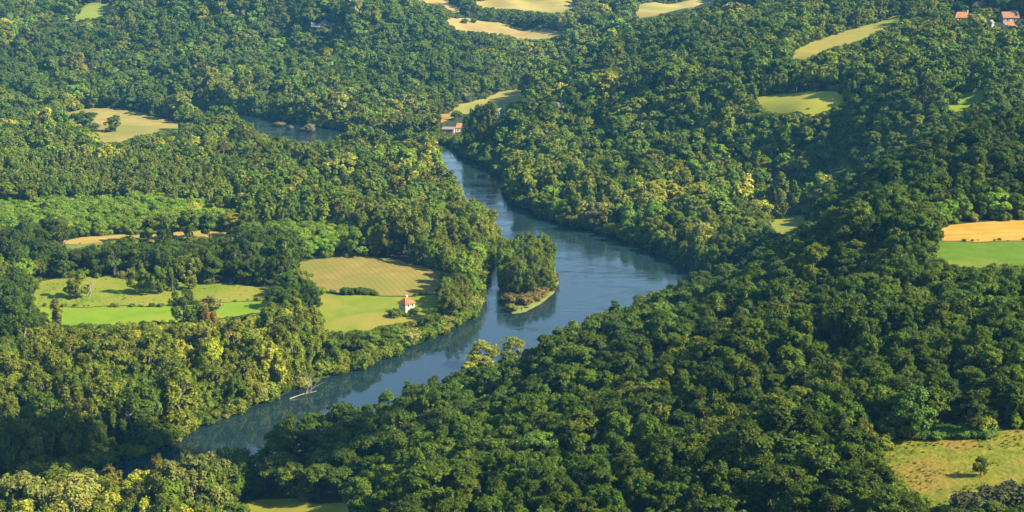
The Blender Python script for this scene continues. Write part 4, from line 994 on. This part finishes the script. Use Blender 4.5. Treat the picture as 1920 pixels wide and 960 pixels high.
house(1888, 59, math.radians(33), 9.5, 8.5, 3.3, 2.9, 'white gabled house with bright orange roof and white chimney', roof='tile', chimney=(4.0, 1.0, 1.5), doors=((3, -2.0, 1.0, 2.1),), windows=((3, 0.8, 1.2, 1.1, 1.3), (0, 1, 1.2, 1.1, 1.3)))
house(1857, 54, math.radians(50), 3.6, 3.2, 4.4, 1.5, 'narrow white dovecote tower between the houses', 'dovecote', 'dovecote', roof='slate', doors=((3, 0, 0.8, 1.8),), windows=((3, 0.1, 3.0, 0.6, 0.9),))
house(1922, 50, math.radians(20), 9.0, 7.0, 2.7, 2.6, 'orange roofed house cut by the edge of the picture', roof='tile', windows=((3, 0.5, 1.0, 1.1, 1.3),))
house(1767, 42, math.radians(30), 3.4, 3.0, 2.4, 1.0, 'tiny white garden shed in the trees beyond the long house', 'shed', 'garden_shed', roof='old_tile', doors=((0, 0, 0.9, 1.9),))
house(841, 250, math.radians(-6), 8.5, 5.5, 3.2, 1.0, 'low open barn with pale flat roof near the dark water', 'barn', 'barn', roof='slate', wall='stone', shed=True, doors=((0, 1.0, 4.5, 2.6),), windows=((0, -3.2, 1.0, 0.8, 1.0),))
house(862, 246, math.radians(14), 7.5, 6.5, 3.2, 2.6, 'small house with a rosy brown roof next to the barn', roof='old_tile', wall='stone', hip=0.6, doors=((0, 0.5, 1.0, 2.0),), windows=((0, -2.0, 1.0, 0.9, 1.1), (0, 2.4, 1.0, 0.9, 1.1)))
house(936, 219, math.radians(62), 9.0, 5.0, 3.9, 2.2, 'pale pink house with dark roof beside the columnar poplars', roof='slate', wall='plaster', chimney=(-3.6, 0, 2.2), doors=((3, 0.9, 1.0, 2.0),), windows=((3, -1.0, 1.2, 0.9, 1.2),))

# ------------------------------------------------------------------ rock faces in the woods
MATS['rock'] = noisy('limestone', (0.10, 0.095, 0.085), (0.22, 0.20, 0.18), 0.35, bump=0.5, bscale=0.5, c3=(0.07, 0.075, 0.05))
def rock(px_, py_, wdt, hgt_, label, rz, seed):
    p = hit(px_, py_)
    r = np.random.default_rng(seed); n, m = 26, 12
    vs = []
    for j in range(m + 1):
        for i in range(n + 1):
            u, w = i / n, j / m
            x = (u - .5) * wdt; zz = w * hgt_ * (0.82 + 0.25 * float(vnoise(np.array(u * 5.0), np.array(1.0), seed)))
            d = -2.2 * math.sin(PI * u) + w * 1.8 + 1.3 * float(fbm(np.array(u * 6.0), np.array(w * 3.0), seed, 3))
            vs.append((x, d, zz - 1.0))
    k = len(vs)
    vs += [(v[0] * 0.96, 5.0, min(v[2], hgt_)) for v in vs]
    fs = [[j * (n + 1) + i, j * (n + 1) + i + 1, (j + 1) * (n + 1) + i + 1, (j + 1) * (n + 1) + i] for j in range(m) for i in range(n)]
    fs += [[k + f[0], k + f[3], k + f[2], k + f[1]] for f in fs]
    tp = m * (n + 1)
    fs += [[tp + i, tp + i + 1, k + tp + i + 1, k + tp + i] for i in range(n)] + [[j * (n + 1), (j + 1) * (n + 1), k + (j + 1) * (n + 1), k + j * (n + 1)] for j in range(m)] + [[j * (n + 1) + n, k + j * (n + 1) + n, k + (j + 1) * (n + 1) + n, (j + 1) * (n + 1) + n] for j in range(m)]
    o = link(bpy.data.objects.new('rock_face', mesh_np('rock_face', vs, fs, [MATS['rock']]))); o.location = (p[0], p[1], p[2] - 0.5); o.rotation_euler = (0, 0, rz)
    tag(o, label, 'rock face', 'rock faces in the woods')
rock(1043, 206, 12, 7, 'taller grey rock face in the shaded end of the ridge', -0.3, 5)
rock(1112, 208, 9, 6, 'smaller grey rock face in the shade of the ridge flank', -0.2, 9)
rock(612, 50, 30, 7, 'long pale rock band high in the distant woods', 0.0, 14)

# ------------------------------------------------------------------ weeds and tussocks on the rough grass
wx, wy, wh, wc = [], [], [], []
for nme, n_, hs, cs in (('hillside_meadow', 1100, (0.10, 0.24), [(0.25, 0.27, 0.03), (0.20, 0.25, 0.03), (0.30, 0.25, 0.06)]), ('rough_pasture', 420, (0.12, 0.26), [(0.16, 0.18, 0.04), (0.22, 0.2, 0.06)])):
    p = FIELD_W[nme]
    c = rng.uniform(p.min(0), p.max(0), (n_ * 2, 2)); c = c[pip(c[:, 0], c[:, 1], p)][:n_]
    dens = fbm(c[:, 0] / 8, c[:, 1] / 5, 91, 3); c = c[dens > 0.02]
    wx += list(c[:, 0]); wy += list(c[:, 1]); wh += list(rng.uniform(*hs, len(c))); wc += [cs[int(i)] for i in rng.integers(0, len(cs), len(c))]
# the tall bracken strip along the upper edge of the hillside meadow
for px_ in np.arange(1722, 1860, 1.1):
    for _ in range(3):
        q_ = hit(px_, 812 + (px_ - 1722) * -0.02 + rng.uniform(-3, 12)); wx.append(q_[0]); wy.append(q_[1]); wh.append(rng.uniform(0.7, 1.4)); wc.append((0.10, 0.19, 0.028))
wx, wy, wh = np.array(wx), np.array(wy), np.array(wh)
wc = np.array(wc) * rng.uniform(.8, 1.25, (len(wx), 1)) * 0.85
wood('tussock_grass', 'rough tussocks and weeds scattered over the unmown meadows', 'grass', np.column_stack([wx, wy, hgt(wx, wy) + 0.2]), np.column_stack([wh / 5 * rng.uniform(.8, 1.5, len(wx)), wh / 5, wh / 9]), np.column_stack([wx * 0, wx * 0, rng.uniform(0, 6, len(wx))]), wc, rng.integers(0, 3, len(wx)), NEAR['shrub'])
isl = draped('island_grass', grow(ISLAND_W, 0.2), 1.5, 0.12, noisy('island_grass', (0.11, 0.14, 0.03), (0.16, 0.17, 0.045), 0.4), jit=0.4)
tag(isl, 'grassy ground of the small river island', 'island', kind='structure')


# ------------------------------------------------------------------ world, sun, camera
world = bpy.data.worlds.new('World'); scene.world = world; world.use_nodes = True
N, L = world.node_tree.nodes, world.node_tree.links
N.clear()
sky = N.new('ShaderNodeTexSky'); sky.sky_type = 'NISHITA'; sky.sun_disc = False; sky.sun_elevation = SUN_EL; sky.sun_rotation = SUN_AZ
sky.altitude = 200; sky.air_density = 1.3; sky.dust_density = 0.3; sky.ozone_density = 3.0
bg = node(N, 'ShaderNodeBackground', Strength=0.076); L.new(sky.outputs[0], bg.inputs['Color'])
o = N.new('ShaderNodeOutputWorld'); L.new(bg.outputs[0], o.inputs['Surface'])
sun = bpy.data.lights.new('sun', 'SUN'); sun.energy = 5.0; sun.angle = math.radians(0.53); sun.color = (1.0, 0.87, 0.57)
so = link(bpy.data.objects.new('sun', sun)); so.rotation_euler = (-SUN_DIR).to_track_quat('-Z', 'Y').to_euler(); so.location = SUN_DIR * 800

# unseen cumulus added high out of view to shade the belt by the river
MATS['shade_cloud'] = noisy('shade_cloud', (0.8, 0.8, 0.82), (0.9, 0.9, 0.9), 0.02, rough=1.0)
def shade_cloud(pts, alt, width, seed, label):
    r = np.random.default_rng(seed)
    bm = bmesh.new()
    for (a, b) in zip(pts[:-1], pts[1:]):
        a, b = np.array(a), np.array(b); L_ = np.hypot(*(b - a)); n = max(2, int(L_ / (width * 0.3)))
        for t in np.linspace(0, 1, n, endpoint=False):
            for k in range(3):
                c = a + (b - a) * t + r.normal(size=2) * width * 0.16
                g = SUN_DIR * ((alt - 8) / SUN_DIR.z)
                rad = width * r.uniform(0.16, 0.32)
                m = Matrix.Translation((c[0] + g.x, c[1] + g.y, alt + r.uniform(-6, 6))) @ Matrix.Diagonal((rad, rad, rad * 0.55, 1))
                bmesh.ops.create_icosphere(bm, subdivisions=3, radius=1, matrix=m)
    for v in bm.verts:
        v.co += Vector((vnoise(np.array(v.co.x / 9), np.array(v.co.y / 9), 5), vnoise(np.array(v.co.y / 9), np.array(v.co.z / 9), 6), 0.5 * vnoise(np.array(v.co.z / 9), np.array(v.co.x / 9), 7))) * 3.5
    me = bpy.data.meshes.new('shade_cloud'); bm.to_mesh(me); bm.free(); me.materials.append(MATS['shade_cloud']); me.polygons.foreach_set('use_smooth', np.ones(len(me.polygons), bool))
    return tag(link(bpy.data.objects.new('shade_cloud', me)), label, 'shade_cloud', kind='structure')
shade_cloud([onplane(-160, 860, 8), onplane(60, 842, 8), onplane(300, 832, 8), onplane(480, 846, 8), onplane(650, 852, 8)], 420.0, 46.0, 4, 'unseen white cumulus added to shade the belt by the river')

# the air of the valley
hb = [(-8600, -8600, -14), (8600, -8600, -14), (8600, 8600, -14), (-8600, 8600, -14), (-8600, -8600, 215), (8600, -8600, 215), (8600, 8600, 215), (-8600, 8600, 215)]
hm, N, L = new_mat('haze')
vol = node(N, 'ShaderNodeVolumePrincipled', Density=0.00007, Anisotropy=0.0); vol.inputs['Color'].default_value = (0.13, 0.50, 1.0, 1)
o = N.new('ShaderNodeOutputMaterial'); L.new(vol.outputs[0], o.inputs['Volume'])
haze = link(bpy.data.objects.new('haze', mesh_np('haze', hb, [[0, 3, 2, 1], [4, 5, 6, 7], [0, 1, 5, 4], [1, 2, 6, 5], [2, 3, 7, 6], [3, 0, 4, 7]], [hm])))
tag(haze, 'thin bluish summer haze filling the valley', 'haze', kind='stuff')

cam = bpy.data.cameras.new('camera'); cam.sensor_width = 36; cam.lens = 36 * F / 1920; cam.clip_start = 1; cam.clip_end = 20000
co = link(bpy.data.objects.new('camera', cam)); co.location = (0, 0, CAM_H); co.rotation_euler = (PI / 2 - PITCH, 0, 0)
scene.camera = co

scene.render.engine = 'CYCLES'
cy = scene.cycles
cy.max_bounces = 5; cy.diffuse_bounces = 2; cy.glossy_bounces = 2; cy.transmission_bounces = 3; cy.volume_bounces = 0; cy.transparent_max_bounces = 4
cy.use_denoising = True; cy.use_adaptive_sampling = True; cy.adaptive_threshold = 0.02
cy.caustics_reflective = False; cy.caustics_refractive = False
scene.view_settings.view_transform = 'Standard'; scene.view_settings.look = 'None'; scene.view_settings.gamma = 1; scene.view_settings.use_curve_mapping = False
scene.view_settings.exposure = 1.5
